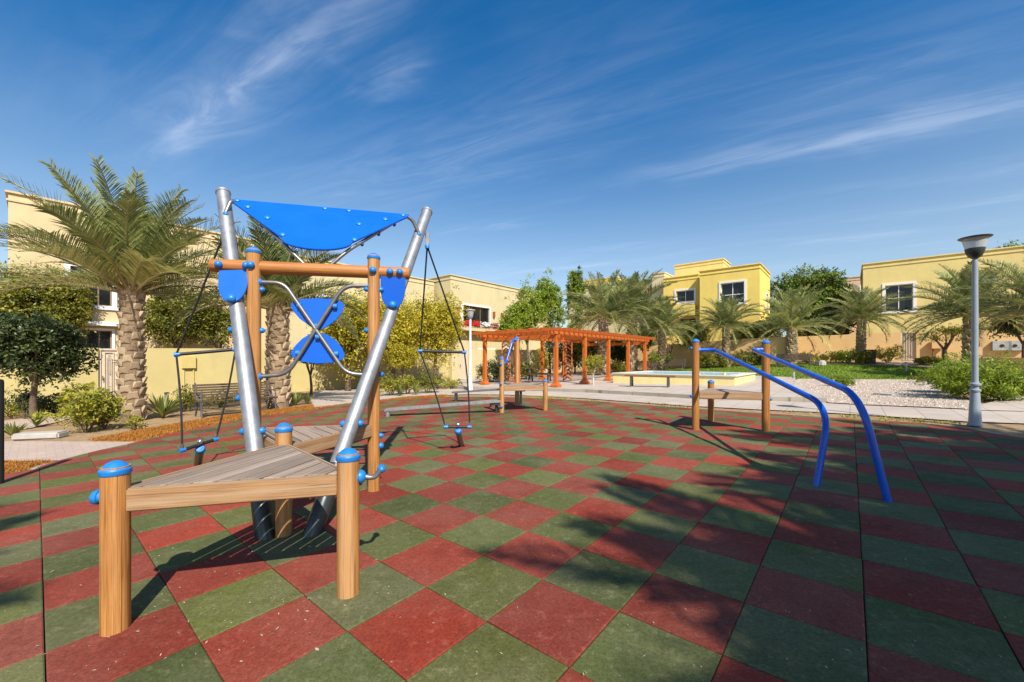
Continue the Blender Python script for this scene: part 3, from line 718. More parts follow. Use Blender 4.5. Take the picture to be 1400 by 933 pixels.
# ------------------------------------------------------------------ parallel bar station on the right
def bar_station():
    P1, P2, P3 = GT(951, 590), GT(1047, 592), GT(972, 578)
    t = thing('bar_station', (P1 + P2) / 2, 'three brown posts with a small triangular deck and two long blue handrails', 'play equipment')
    post_part(t, P1, P1.z + 1.675, .062, 'post_dark'); post_part(t, P2, P2.z + 1.62, .064, 'post_dark'); post_part(t, P3, P3.z + .86, .06, 'post_dark')
    deck(t, (P1, P2, P3), P1.z + .70, (P2 - P1).xy)
    e = (P2 - P1); e.z = 0; e.normalize()
    def rail(p, sg, base_px, top_leg, inner):
        b = GT(*base_px); z0 = H + .165
        s0 = Vector((p.x, p.y, z0)) + e * sg * .05; s1 = Vector((p.x, p.y, z0)) + e * sg * inner
        mb = MB(); mb.tube(bend([s0, s1, top_leg, b - Vector((0, 0, .05))], .34, 12), .0315, 16)
        r = mb.build('handrail', M['blue_pipe'], t, 0, 60)
        mb = MB(); mb.tube([s0 - e * sg * .01, s0 + e * sg * .035], .04, 14); mb.build('rail_collar', M['cap'], t, .004, 40)
    def w3(px, py, y): return Vector(((px - CX) / F * y, y, zz(py, y)))
    rail(P1, 1, (1115, 668), w3(1135, 557, 4.22), .32)
    rail(P2, -1, (1216, 690), w3(1176, 541, 3.78), .20)
    for p, sg, z in ((P1, -1, .62), (P2, 1, .57), (P1, -1, 1.5)): knob(t, Vector((p.x, p.y, p.z + z)) + e * sg * .062, e * sg, .03)
bar_station()

# ------------------------------------------------------------------ balance station in the middle
def balance_station():
    Q1, Q2, Q3 = GT(686, 566), GT(707, 556), GT(745.5, 563)
    t = thing('balance_station', Q1, 'honey wood posts with low deck, short blue rail and two long balance planks', 'play equipment')
    post_part(t, Q1, H + .06, .062); post_part(t, Q2, 2.06, .064); post_part(t, Q3, zz(518.5, Q3.y), .062)
    deck(t, (Q1, Q2, Q3), Q1.z + .68, (Q3 - Q1).xy)
    def w3(px, py, y): return Vector(((px - CX) / F * y, y, zz(py, y)))
    mb = MB(); mb.tube(bend([w3(705, 465, 11.0), w3(701, 465, 10.75), w3(692, 496, 10.5), w3(688, 497, 10.3)], .16), .03, 12); mb.build('handrail', M['blue_pipe'], t, 0, 60)
    for p in (w3(705, 465, 10.95), w3(688, 497, 10.3)):
        mb = MB(); mb.ball(p, .05); mb.build('rail_collar', M['cap'], t)
    for py, px in ((498, 684), (525, 684), (556, 686)): knob(t, Vector((Q1.x, Q1.y, zz(py, Q1.y))) + Vector((-.02 if py < 550 else .0, -.062, 0)), (0, -1, 0), .034)
    for (l, r_, legb) in (((527, 560, 10.1), (684, 547.5, 10.35), (530, 571)), ((621, 536, 13.4), (716, 530, 12.0), (623.5, 549.5))):
        a, b = w3(*l), w3(*r_); d = (b - a); L_ = d.length
        Mx = frame((a + b) / 2, d)
        mb = MB(); mb.box((0, 0, 0), (L_, .24, .03)); mb.build('balance_plank', M['deck'], t, .004, 30, Mx)
        mb = MB()
        for sg in (-1, 1): mb.box((0, sg * .127, -.012), (L_, .012, .06))
        mb.build('plank_edge', M['steel'], t, .003, 30, Mx)
        gp = GT(*legb); mb = MB(); mb.tube([gp - Vector((0, 0, .03)), Vector((gp.x, gp.y, a.z - .02))], .055, 14); mb.build('plank_leg', M['steel'], t, .004, 40)
        e_ = b - d.normalized() * .10; g2 = V3(e_.x, e_.y, TOP)
        mb = MB(); mb.tube([g2, Vector((e_.x, e_.y, e_.z - .03))], .04, 10); mb.box((e_.x, e_.y, e_.z - .06), (.26, .22, .10)); mb.build('hinge_block', M['lamp_dark'], t, .006, 40)
balance_station()

# ------------------------------------------------------------------ lamps, posts, bins
def lamp(px, base_py, k, label, mat, zoff=0, y=None):
    if y is None: x, y = G(px, base_py)
    else: x = (px - CX) / F * y
    b = V3(x, y, zoff)
    t = thing('street_lamp', b, label, 'lamp', 'lamp posts beside the walk')
    kx = k * (.60 if mat == 'lamp_grey' else .7); D3 = Matrix.Diagonal((kx, kx, k)); D4 = Matrix.Diagonal((k * .88, k * .88, k))
    mb = MB(); mb.lathe([(.175, 0), (.175, .02), (.15, .035), (.145, .05), (.105, .60), (.10, .62), (.13, .63), (.13, .66), (.085, .68), (.085, .72), (.135, .74), (.135, .77), (.085, .79), (.075, .85), (.072, 2.0), (.066, 3.02), (.05, 3.03), (.05, 3.10)], b, 24, D3)
    mb.build('pole', M[mat], t, 0, 30)
    mb = MB(); mb.lathe([(.04, 3.06), (.10, 3.10), (.135, 3.17), (.15, 3.235), (.15, 3.25)], b, 24, D4); mb.build('lamp_bowl', M['lamp_dark'] if mat == 'lamp_grey' else M['lamp_grey'], t, 0, 30)
    mb = MB(); mb.lathe([(.145, 3.25), (.165, 3.32), (.195, 3.43), (.19, 3.44)], b, 24, D4); mb.build('lamp_glass', M['lamp_glass'], t, 0, 30)
    mb = MB(); mb.lathe([(.225, 3.43), (.25, 3.445), (.25, 3.455), (.14, 3.475), (.001, 3.48)], b, 24, D4); mb.build('lamp_lid', M['lamp_dark'] if mat == 'lamp_grey' else M['lamp_white'], t, 0, 30)
    return t
lamp(1333, 582, 1.0, 'tall grey lamp post with glass bowl at the right edge of the tiles', 'lamp_grey')
lamp(643, 536, 1.06, 'slim white lamp post standing left of the pergola', 'lamp_white', .0, 18.2)
b = GT(-4, 665); mb = MB(); mb.lathe([(.055, -.05), (.055, .6), (.055, 1.22), (.05, 1.25), (.001, 1.27)], b, 18); tag(mb.build('dark_post', M['dark_wood_post'], None, 0, 40), 'near black slim post at the left edge of the tiles', 'post')
def bollard(px, py, y, h, label):
    x, y = P(px, y); b = V3(x, y); t = thing('bollard_light', b, label, 'bollard light', 'low garden lights')
    mb = MB(); mb.lathe([(.07, 0), (.055, .02), (.055, h * .62)], b, 14); mb.build('stem', M['lamp_grey'], t)
    mb = MB(); mb.lathe([(.05, h * .62), (.05, h * .9)], b, 14); mb.build('lens', M['lamp_glass'], t)
    mb = MB(); mb.lathe([(.06, h * .9), (.065, h * .92), (.06, h), (.001, h * 1.01)], b, 14); mb.build('lid', M['lamp_grey'], t)
bollard(228, 0, 12.0, .62, 'grey garden light behind the spiky plant by the left bench')
bollard(1238.5, 0, 22.6, .55, 'short grey garden light on the lawn before the right gate')
bollard(1162, 0, 26.8, .60, 'grey garden light among shrubs under the leaning palm')
bollard(1085, 0, 19.9, .45, 'low grey garden light at the left tip of the lawn')

# ------------------------------------------------------------------ benches and table
def slat_bench(p, d, label, L_=1.75, face=1):
    """bench with slatted back and cast iron ends; p is one front foot, d the direction of the long side, face the side it looks to"""
    d = Vector((d[0], d[1], 0)).normalized(); n = Vector((d.y, -d.x, 0)) * face          # n = towards the sitter's knees
    b = Vector(p); t = thing('park_bench', b, label, 'bench', 'slatted park benches')
    Mx = Matrix((d, n, Vector((0, 0, 1)))).transposed().to_4x4()
    def W(x, y, z): return b + d * x + n * y + Vector((0, 0, z))
    q = Matrix((d, n, d.cross(n))).transposed()
    s = MB()
    for k in range(6): s.box(W(L_ / 2, -.05 - .078 * k, .43 - .006 * k), (L_, .062, .026), q)
    s.build('seat', M['bench_slat'], t, .004, 30)
    s = MB()
    for k in range(6):
        s.box(W(L_ / 2, -.50 - .028 * k, .50 + .068 * k), (L_, .024, .055), q)
    s.build('backrest', M['bench_slat'], t, .004, 30)
    for x in (.07, L_ - .07):
        s = MB()
        s.tube(bend([W(x, .06, 0), W(x, .0, .14), W(x, -.03, .40), W(x, -.25, .41), W(x, -.47, .42), W(x, -.68, .90)], .07), .022, 8)
        s.tube(bend([W(x, -.62, 0), W(x, -.50, .18), W(x, -.42, .40)], .06), .022, 8)
        s.tube(bend([W(x, -.0, .40), W(x, -.02, .60), W(x, -.10, .64), W(x, -.56, .62)], .05), .018, 8)
        s.tube([W(x, -.02, .2), W(x, -.28, .28), W(x, -.50, .2)], .014, 8)
        s.build('iron_end', M['iron'], t, 0, 50)
    return t
bx, by = G(271, 572)
slat_bench(V3(bx, by), UD, 'dark slatted bench with iron ends beside the climbing tower', 1.95, 1)
x, y = P(904, 28.3); slat_bench(V3(x, y), -VD, 'small dark bench behind the basin, left of the blue rails', 1.5, 1)
x, y = P(866, 28.5); slat_bench(V3(x, y), -VD, 'dark bench behind the right end of the pergola', 1.5, 1)
x, y = P(1060, 26.2); slat_bench(V3(x, y), -VD, 'dark bench under the palm at the edge of the lawn', 1.9, 1)
def plain_bench():
    a = Vector((*P(855, 17.0), 0)); b_ = Vector((*P(923, 16.0), 0)); d = (b_ - a).normalized(); L_ = (b_ - a).length; n = Vector((-d.y, d.x, 0))
    c = (a + b_) / 2; g = gz(c.x, c.y) + .134; c.z = g
    t = thing('backless_bench', c, 'brown backless bench on two arched legs before the basin', 'bench')
    q = Matrix((d, n, Vector((0, 0, 1)))).transposed()
    s = MB()
    for k in range(4): s.box(c + n * (k - 1.5) * .1 + Vector((0, 0, .44)), (L_, .085, .05), q)
    s.build('seat', M['bench_brown'], t, .006, 30)
    for sg in (-1, 1):
        s = MB(); e = c + d * sg * (L_ / 2 - .26)
        pts = [(-.20, 0), (-.12, 0), (-.10, .20), (-.06, .28), (.06, .28), (.10, .20), (.12, 0), (.20, 0), (.17, .415), (-.17, .415)]
        s.prism(pts, .06, frame(e, n) @ Matrix.Rotation(R(90), 4, 'X')); s.build('leg', M['iron'], t, .006, 30)
plain_bench()

# ------------------------------------------------------------------ pergola and picnic table
PZ = .134
def pergola():
    p3 = Vector(P(760, 17.5)); n5 = [p3 + UD * (2.48 * k) for k in range(5)]
    p1 = p3 + VD * 4.3; back = [p1 + UD * (2.48 * k) for k in range(5)]
    c = V3(p3.x, p3.y, PZ); t = thing('pergola', c, 'long orange timber pergola with open rafters on square posts', 'pergola')
    zt = c.z + 2.42
    q = Matrix((Vector((*UD, 0)), Vector((*VD, 0)), Vector((0, 0, 1)))).transposed()
    mids = [p3 + VD * 2.15]
    for p in n5 + back + mids:
        g = gz(p.x, p.y) + PZ; s = MB(); s.box((p.x, p.y, (g + zt) / 2), (.17, .17, zt - g), q); o = s.build('post', M['pergola'], t, .012, 30)
        s = MB(); s.lathe([(.27, 0), (.26, .10), (.17, .16), (.16, .20)], (p.x, p.y, g), 4, q @ Matrix.Rotation(R(45), 3, 'Z')); s.build('post_foot', M['pergola'], o.parent, .01, 30)
    def beam(a, b, z, w_=.06, h=.2, over=.45, name='beam', mat='pergola_x', k=.006):
        a = Vector((*a, z)); b = Vector((*b, z)); d = (b - a).normalized(); s = MB(); s.box((0, 0, 0), ((b - a).length + 2 * over, w_, h))
        return s.build(name, M[mat], t, k, 30, frame((a + b) / 2, d))
    for row in (n5, back):
        for sg in (-1, 1): beam(row[0] + VD * sg * .10, row[-1] + VD * sg * .10, zt - .05, .045, .13)
    for k in (0, 4): beam(n5[k] - UD * .0, back[k], zt - .22, .05, .18, .2)
    L_ = 2.48 * 4
    nr = 27
    for k in range(nr):
        o_ = -.40 + (L_ + .8) * k / (nr - 1); beam(n5[0] + UD * o_, back[0] + UD * o_, zt + .08, .042, .14, .55, 'rafter')
    for k in range(6):
        o_ = .5 + 3.3 * k / 5; beam(n5[0] + VD * o_, n5[-1] + VD * o_, zt + .17, .04, .05, .45, 'batten')
    for p, w_ in ((Vector(P(692, 21.0)), .42), (Vector(P(776, 21.5)), .46)):   # trellis screens
        g = gz(p.x, p.y) + PZ; s = MB(); ex = Vector((.98, -.2, 0)).normalized(); q2 = Matrix((ex, Vector((.2, .98, 0)), Vector((0, 0, 1)))).transposed()
        for sg in (-1, 1): s.box(Vector((p.x, p.y, (g + zt) / 2)) + ex * sg * w_ / 2, (.05, .05, zt - g), q2)
        z = g + .15
        while z < zt - .15:
            for sg in (-1, 1):
                s.box(Vector((p.x, p.y, z)) + ex * sg * w_ / 4, (w_ / 2 * 1.25, .03, .06), q2 @ Matrix.Rotation(R(38) * sg, 3, 'Y'), .5, 1)
            z += .2
        s.build('trellis_screen', [M['pergola'], M['pergola_dark']], t, 0, 30)
    return t
pergola()
def picnic_table():
    x, y = P(738, 21.6); g = gz(x, y) + PZ; b = Vector((x, y, g)); t = thing('picnic_table', b, 'dark picnic table with attached seats under the pergola', 'table')
    q = Matrix.Rotation(R(-12), 3, 'Z'); ex, ey = q @ Vector((1, 0, 0)), q @ Vector((0, 1, 0))
    s = MB()
    for k in range(5): s.box(b + ey * (k - 2) * .15 + Vector((0, 0, .74)), (1.5, .135, .04), q)
    s.build('table_top', M['bench_slat'], t, .004, 30)
    for sg in (-1, 1):
        s = MB()
        for k in range(2): s.box(b + ey * sg * (.62 + .14 * k) + Vector((0, 0, .44)), (1.5, .125, .04), q)
        s.build('seat', M['bench_slat'], t, .004, 30)
        s = MB()
        for k in (-1, 1): s.tube([b + ex * sg * .5 + ey * k * .62, b + ex * sg * .5 + ey * k * .25 + Vector((0, 0, .72))], .04, 8)
        s.box(b + ex * sg * .5 + Vector((0, 0, .40)), (.05, 1.5, .07), q); s.build('leg_frame', M['bin'], t, 0, 30)
picnic_table()

# ------------------------------------------------------------------ raised basin
def basin():
    fr = Vector((9.0, 16.2)); fl = fr + VD * 5.3; br = fr + UD * 4.6; bl = fl + UD * 4.6
    g = gz(fr.x, fr.y) + PZ - .02; b = Vector((fr.x, fr.y, g)); t = thing('water_basin', b, 'raised cream rendered basin with pale stone rim', 'fountain basin')
    top = g + .42; q = Matrix((Vector((*UD, 0)), Vector((*VD, 0)), Vector((0, 0, 1)))).transposed()
    c = (fr + bl) / 2
    s = MB()
    for (o, sx, sy) in ((-UD * 2.2, .2, 5.3), (UD * 2.2, .2, 5.3), (-VD * 2.55, 4.2, .2), (VD * 2.55, 4.2, .2)):
        p = c + o; s.box((p.x, p.y, (g - .1 + top - .05) / 2), (sx, sy, top - g + .05), q)
    s.build('basin_wall', M['basin'], t, .004, 30)
    s = MB()
    for (o, sx, sy) in ((-UD * 2.15, .42, 5.42), (UD * 2.15, .42, 5.42), (-VD * 2.5, 3.88, .42), (VD * 2.5, 3.88, .42)):
        p = c + o; s.box((p.x, p.y, top - .022), (sx, sy, .05), q)
    s.build('rim', M['stone'], t, .008, 30)
    s = MB(); s.box((c.x, c.y, top - .065), (4.2, 5.0, .03), q); s.build('water', M['water'], t, 0, 0)
    for k, (a, bq) in enumerate(((-1.9, 1.3), (-1.2, -1.0), (-1.95, -2.2))):
        p = c + UD * a + VD * bq; z = top + .004 if abs(a) > 1.9 or abs(bq) > 2.1 else top - .085
        s = MB(); s.lathe([(.07, 0), (.07, .05), (.05, .08), (.03, .085), (.03, .12), (.001, .125)], (p.x, p.y, z), 12); s.build('nozzle', M['meter'], t)
basin()

# ------------------------------------------------------------------ walls and houses
def facade(mb, o, ex, W_, Hh, holes, depth=.24, mat=0):
    """rectangle W x H from o along ex (outside on the left of -ex x up) with recessed openings (x0, x1, z0, z1)"""
    ex = Vector((ex[0], ex[1], 0)).normalized(); n = Vector((ex.y, -ex.x, 0)); o = Vector(o)
    xs = sorted(set([0, W_] + [v for h in holes for v in h[:2]])); zs = sorted(set([0, Hh] + [v for h in holes for v in h[2:]]))
    def W3(x, z, d=0): return o + ex * x + Vector((0, 0, z)) - n * d
    for i in range(len(xs) - 1):
        for j in range(len(zs) - 1):
            cx, cz = (xs[i] + xs[i + 1]) / 2, (zs[j] + zs[j + 1]) / 2
            if any(h[0] < cx < h[1] and h[2] < cz < h[3] for h in holes): continue
            mb.add([W3(xs[i], zs[j]), W3(xs[i + 1], zs[j]), W3(xs[i + 1], zs[j + 1]), W3(xs[i], zs[j + 1])], [(0, 1, 2, 3)], .5, mat)
    for (a, b, c, d) in holes:
        r = [(a, c), (b, c), (b, d), (a, d)]
        for k in range(4):
            p, q = r[k], r[(k + 1) % 4]
            mb.add([W3(*p), W3(*p, depth), W3(*q, depth), W3(*q)], [(0, 1, 2, 3)], .5, mat)
    return W3, n
def window(root, W3, n, h, ex, trim=.16, bars=1, cross=None, depth=.14, frame_mat='white', mullion='white'):
    a, b, c, d = h; ex = Vector((ex[0], ex[1], 0)).normalized()
    q = Matrix((ex, -n, Vector((0, 0, 1)))).transposed()
    def bx(mb, x0, x1, z0, z1, d0, d1, m=0):
        mb.box(W3((x0 + x1) / 2, (z0 + z1) / 2, (d0 + d1) / 2), (x1 - x0, abs(d1 - d0), z1 - z0), q, .5, m)
    f = MB()
    if trim:
        bx(f, a - trim, b + trim, d, d + trim, -.05, .02); bx(f, a - trim * 1.3, b + trim * 1.3, c - trim, c, -.08, .02)
        bx(f, a - trim, a, c, d, -.05, .02); bx(f, b, b + trim, c, d, -.05, .02)
    k = .05
    bx(f, a, a + k, c, d, depth - .06, depth - .01, 1); bx(f, b - k, b, c, d, depth - .06, depth - .01, 1)
    bx(f, a + k, b - k, d - k, d, depth - .06, depth - .01, 1); bx(f, a + k, b - k, c, c + k, depth - .06, depth - .01, 1)
    for i in range(bars):
        x = a + (b - a) * (i + 1) / (bars + 1); bx(f, x - k / 2, x + k / 2, c + k, d - k, depth - .055, depth - .012, 1)
    if cross: bx(f, a + k, b - k, cross - k / 2, cross + k / 2, depth - .07, depth - .008, 1)
    o = f.build('window', [M[frame_mat], M[mullion]], root, 0, 0)
    g = MB(); bx(g, a, b, c, d, depth - .004, depth + .01); p = g.build('pane', M['glass'], root, 0, 0)
    p.parent = o
    return o
def house(name, corner, ex, W_, Dp, z0, z1, mat, label, front=(), sides=(), cornice=True, blocks=()):
    """corner = left front corner seen from outside; ex runs to the right along the front"""
    ex = Vector((ex[0], ex[1])).normalized(); back = Vector((-ex.y, ex.x))
    c = Vector((corner[0], corner[1], z0)); t = thing(name, c, label, 'house', 'villas around the park')
    s = MB(); Hh = z1 - z0; E3 = Vector((*ex, 0)); B3 = Vector((*back, 0))
    Wf, n = facade(s, c, ex, W_, Hh, [w[0] for w in front])
    Wr, nr = facade(s, c + E3 * W_, back, Dp, Hh, [w[0] for w in sides])
    facade(s, c + E3 * W_ + B3 * Dp, -ex, W_, Hh, []); facade(s, c + B3 * Dp, -back, Dp, Hh, [])
    up = Vector((0, 0, Hh)); s.add([c + up, c + E3 * W_ + up, c + E3 * W_ + B3 * Dp + up, c + B3 * Dp + up], [(0, 1, 2, 3)])
    s.build('wall', M[mat], t, 0, 0)
    for (h, kw) in front: window(t, Wf, n, h, ex, **kw)
    for (h, kw) in sides: window(t, Wr, nr, h, back, **kw)
    if cornice:
        q = Matrix((E3, B3, Vector((0, 0, 1)))).transposed(); s = MB(); m = c + E3 * W_ / 2 + B3 * Dp / 2
        s.box((m.x, m.y, z1 + .02), (W_ + .16, Dp + .16, .09), q); s.box((m.x, m.y, z1 - .30), (W_ + .09, Dp + .09, .10), q)
        s.build('cornice', M[mat], t, .01, 30)
    return t, Wf, n
def wall_thing(name, pts, h, mat, label, th=.22, gates=(), top=None):
    """garden wall through the points; its foot follows the ground"""
    b = V3(*pts[0]); t = thing(name, b, label, 'wall', 'rendered garden walls')
    s = MB(); cp = MB()
    for a, c in zip(pts[:-1], pts[1:]):
        a, c = Vector(a), Vector(c); d = (c - a); L_ = d.length; d.normalize(); k = max(1, int(L_ / 3))
        segs = [(L_ * i / k, L_ * (i + 1) / k) for i in range(k)]
        for (g0, g1, *_) in gates:
            new = []
            for (x0, x1) in segs:
                if g1 <= x0 or g0 >= x1: new.append((x0, x1)); continue
                if g0 > x0: new.append((x0, g0))
                if g1 < x1: new.append((g1, x1))
            segs = new
        for (x0, x1) in segs:
            p, q_ = a + d * x0, a + d * x1
            z0, z1 = gz(p.x, p.y), gz(q_.x, q_.y); nn = Vector((-d.y, d.x)) * th / 2
            ht = (lambda zz_: (top if top else zz_ + h))
            v = []
            for (pt, zb) in ((p, z0), (q_, z1)):
                for sg in (-1, 1):
                    e = pt + nn * sg; v += [(e.x, e.y, zb - .25), (e.x, e.y, ht(zb))]
            s.add(v, [(0, 4, 5, 1), (2, 3, 7, 6), (1, 5, 7, 3), (0, 1, 3, 2), (4, 6, 7, 5)])
    s.build('wall_face', M[mat], t, 0, 0)
    a = Vector(pts[0]); d = (Vector(pts[1]) - a).normalized()
    for (g0, g1, kind) in gates:
        p, q_ = a + d * g0, a + d * g1; mid = (p + q_) / 2; zb = gz(mid.x, mid.y); ht = (top if top else zb + h)
        g = MB(); E3 = Vector((*d, 0)); n3 = Vector((-d.y, d.x, 0)); q = Matrix((E3, n3, Vector((0, 0, 1)))).transposed(); W_ = g1 - g0; Hh = ht - zb - .06
        def bx(x0, x1, z0, z1, dep, thk=.03): g.box(Vector((p.x, p.y, zb + .04 + (z0 + z1) / 2)) + E3 * (x0 + x1) / 2 + n3 * dep, (x1 - x0, thk, z1 - z0), q)
        bx(.02, W_ - .02, 0, Hh, .03, .02)
        for x in (.04, W_ - .04): bx(x - .035, x + .035, 0, Hh, 0, .05)
        for z in (.035, Hh - .035): bx(.075, W_ - .075, z - .034, z + .034, 0, .05)
        if kind == 'fret':
            for k in range(3):
                i = .16 + .09 * k; bx(i, i + .022, .2, Hh - i, -.012); bx(W_ - i - .022, W_ - i, .2 + .9 * (k % 2), Hh - i, -.012); bx(i, W_ - i, Hh - i, Hh - i + .022, -.016); bx(i + .1, W_ - .1, Hh - i - .25, Hh - i - .23, -.02)
        else:
            k = .16
            while k < W_ - .1: bx(k, k + .025, .1, Hh - .1, -.012); k += .13
        go = g.build('gate', M['gate'], t, 0, 0)
        hd = MB(); hd.box(Vector((p.x, p.y, zb + 1.0)) + E3 * .12 - n3 * .07, (.03, .05, .18), q); h_ = hd.build('handle', M['steel_dark'], t, .004, 30); h_.parent = go
    return t
# left: wall along the u direction at v = 21.3 (things seen from the front face -VD)
def wl(px, v=21.3):                                   # u where a sight line meets the wall at v
    t_ = (px - CX) / F; y = v / (VD.y + VD.x * t_); return UD.dot(Vector((t_ * y, y)))
U0 = -14
gl0, gl1 = wl(134) - U0, wl(156) - U0
wall_thing('garden_wall', [uv(U0, 21.3), uv(wl(612), 21.3)], 2.13, 'wall_cream', 'cream garden wall running behind the left palms and bench', gates=((gl0, gl1 + .15, 'fret'),))
a0 = wl(612)
wall_thing('garden_wall', [uv(a0 + .02, 21.0), uv(a0 + 15, 21.0)], 2.15, 'cream_pale', 'pale garden wall with a narrow gate behind the pergola', gates=((.7, 1.6, 'bars'),))
W35 = dict(trim=.17, bars=1)
# house at far left
hz = 8.19; lx, ly = uv(-.75, 26.2)
def uh(px, v):
    return wl(px, v)
hu = -.75
w_up = (uh(96, 26.2) - hu, uh(153, 26.2) - hu, 3.80 + .2, 5.42 + .2)
w_lo = (uh(100, 26.2) - hu, uh(153, 26.2) - hu, 1.1, 2.95)
t, Wf, n = house('villa', (lx, ly), UD, 10.6, 9, -.25, hz, 'cream', 'cream villa at far left behind the big palm', [((w_up[0], w_up[1], 4.08, 5.75), dict(trim=.17, bars=2, cross=5.0, frame_mat='white', mullion='brown_frame')), (w_lo, dict(trim=.10, bars=2, mullion='brown_frame'))])
s = MB(); q = Matrix((Vector((*UD, 0)), Vector((*VD, 0)), Vector((0, 0, 1)))).transposed()
s.box(Wf(w_lo[1] - 1.4, 3.25, -.18), (3.4, .36, .2), q); s.build('ledge', M['white'], t, .01, 30)
c2 = uv(9.95, 26.5)
t, Wf, n = house('villa', c2, UD, 11.4, 9, -.2, 7.85, 'cream_pale', 'pale villa behind the yellow bushes and climbing tower', [((2.0, 3.6, 4.3, 5.7), W35)])
for x in (7.7,):
    s = MB(); s.box(Wf(x, 5.05, -.09), (.16, .18, .42), q); s.build('wall_light', M['terracotta'], t, .01, 30)
M2V = 24.9; m2u = 21.75; c3 = uv(m2u, M2V)
wx0, wx1 = uh(633, M2V) - m2u, uh(669, M2V) - m2u
t3, Wf3, n3 = house('villa', c3, UD, 14, 10, -.1, 8.25, 'cream_pale', 'pale villa with flower boxes left of the pergola', [((wx0, wx1, 4.55, 6.05), dict(trim=.16, bars=2, mullion='brown_frame')), ((uh(655, M2V) - m2u, uh(676, M2V) - m2u, 1.4, 2.3), dict(trim=.14, bars=1))])
for px in (625.5, 674.5, 685.5):
    s = MB(); s.box(Wf3(uh(px, M2V) - m2u, 5.55, -.09), (.2, .18, .5), q); s.build('wall_light', M['terracotta'], t3, .01, 30)
s = MB(); xa, xb = uh(616.5, M2V) - m2u, uh(690, M2V) - m2u
s.box(Wf3((xa + xb) / 2, 3.98, -.35), (xb - xa, .7, .25), q); s.build('balcony_ledge', M['cream_pale'], t3, .01, 30)
def flower_box(px, wpx, petal, label):
    u = uh(px, M2V - .6) - m2u; c = Wf3(u, 4.12, -.5); wd = wpx * c.y / F
    t = thing('flower_box', c, label, 'planter', 'flower boxes on the balcony')
    s = MB(); s.box(c + Vector((0, 0, .10)), (wd, .26, .2), q); s.build('planter', M['pot'], t, .01, 30)
    rnd = random.Random(int(px)); s = MB(); l = MB()
    for k in range(330):
        p = c + Vector((*UD, 0)) * rnd.uniform(-.5, .5) * wd + Vector((*VD, 0)) * rnd.uniform(-.25, .18) + Vector((0, 0, .2 + abs(rnd.gauss(0, .17))))
        (s if rnd.random() < .72 else l).ball(p, rnd.uniform(.04, .085), 5, (1, 1, .6), rnd.random())
    s.build('flowers', M[petal], t, 0, 0); l.build('leaves', M['dark_leaf'], t, 0, 0)
for px, wp, pt, lb in ((622.5, 9, 'petal_red', 'red flower box at the left corner of the balcony'), (640, 9, 'petal_red', 'red flower box left of centre below the villa window'), (651.5, 10, 'petal_red', 'red flower box right under the villa window'), (664, 11, 'petal_white', 'white flower box on the villa balcony'), (677, 12, 'petal_pink', 'pink flower box at the right end of the balcony')):
    flower_box(px, wp, pt, lb)

# yellow house: fronts along -VD
EXN = -VD
def vn(px, n): x, y = un(px, n); return VD.dot(Vector((x, y)))
def front_x(px, n, vleft): return vleft - vn(px, n)
nY = 36.5; vl, vr = vn(956.6, nY), vn(1038.8, nY); zY = 8.86
wa, wb = front_x(985.5, nY, vl), front_x(1017.5, nY, vl)
tY, WfY, nnY = house('villa', uv(nY, vl), EXN, vl - vr, 5.2, .3, zY, 'yellow', 'bright yellow villa with white framed windows', [((wa, wb, 5.62, 7.32), dict(trim=.15, bars=1, cross=6.35, depth=.2)), ((wa + .5, wb + .4, 1.6, 2.9), dict(trim=.15, bars=1))], [((3.0, 3.9, 5.3, 6.6), dict(trim=.14, bars=0))])
nY2 = 37.5; vl2 = vn(907, nY2); vr2 = vn(956, nY2)
def block(root, corner, ex, W_, Dp, z0, z1, mat, holes=(), name='wing'):
    ex = Vector((ex[0], ex[1])).normalized(); back = Vector((-ex.y, ex.x)); c = Vector((corner[0], corner[1], z0)); E3 = Vector((*ex, 0)); B3 = Vector((*back, 0)); s = MB(); Hh = z1 - z0
    Wf, n = facade(s, c, ex, W_, Hh, [h[0] for h in holes]); facade(s, c + E3 * W_, back, Dp, Hh, []); facade(s, c + E3 * W_ + B3 * Dp, -ex, W_, Hh, []); facade(s, c + B3 * Dp, -back, Dp, Hh, [])
    up = Vector((0, 0, Hh)); s.add([c + up, c + E3 * W_ + up, c + E3 * W_ + B3 * Dp + up, c + B3 * Dp + up], [(0, 1, 2, 3)])
    q = Matrix((E3, B3, Vector((0, 0, 1)))).transposed(); m = c + E3 * W_ / 2 + B3 * Dp / 2
    s.box((m.x, m.y, z1 + .02), (W_ + .14, Dp + .14, .09), q); s.box((m.x, m.y, z1 - .30), (W_ + .08, Dp + .08, .08), q)
    s.build(name, M[mat], root, 0, 0)
    for (h, kw) in holes: window(root, Wf, n, h, ex, **kw)
    return Wf
wc, wd = front_x(924.5, nY2, vl2), front_x(949, nY2, vl2)
Wy = block(tY, uv(nY2, vl2), EXN, vl2 - vr2 - .1, 4.6, .3, zY - .02, 'yellow', [((wc, wd, 6.25, 7.25), dict(trim=.15, bars=1, depth=.2)), ((wc + .3, wd + .2, 4.1, 4.75), dict(trim=0, bars=0)), ((wc, wd + .4, 1.1, 2.3), dict(trim=0, bars=2))])
qn = Matrix((Vector((*EXN, 0)), Vector((*UD, 0)), Vector((0, 0, 1)))).transposed()
s = MB(); s.box(Wy((vl2 - vr2) / 2 - .05 + .4, 5.35, -.40), ((vl2 - vr2) - 1.0, .8, .9), qn); s.build('balcony', M['yellow'], tY, .01, 30)
s = MB()
for k in range(2): s.box(Wy((vl2 - vr2) / 2 + .35, 5.92 + .14 * k, -.72), ((vl2 - vr2) - 1.0, .035, .035), qn)
for k in range(5): s.box(Wy(.95 + k * .62, 5.93, -.72), (.035, .035, .28), qn)
s.build('railing', M['white'], tY, 0, 0)
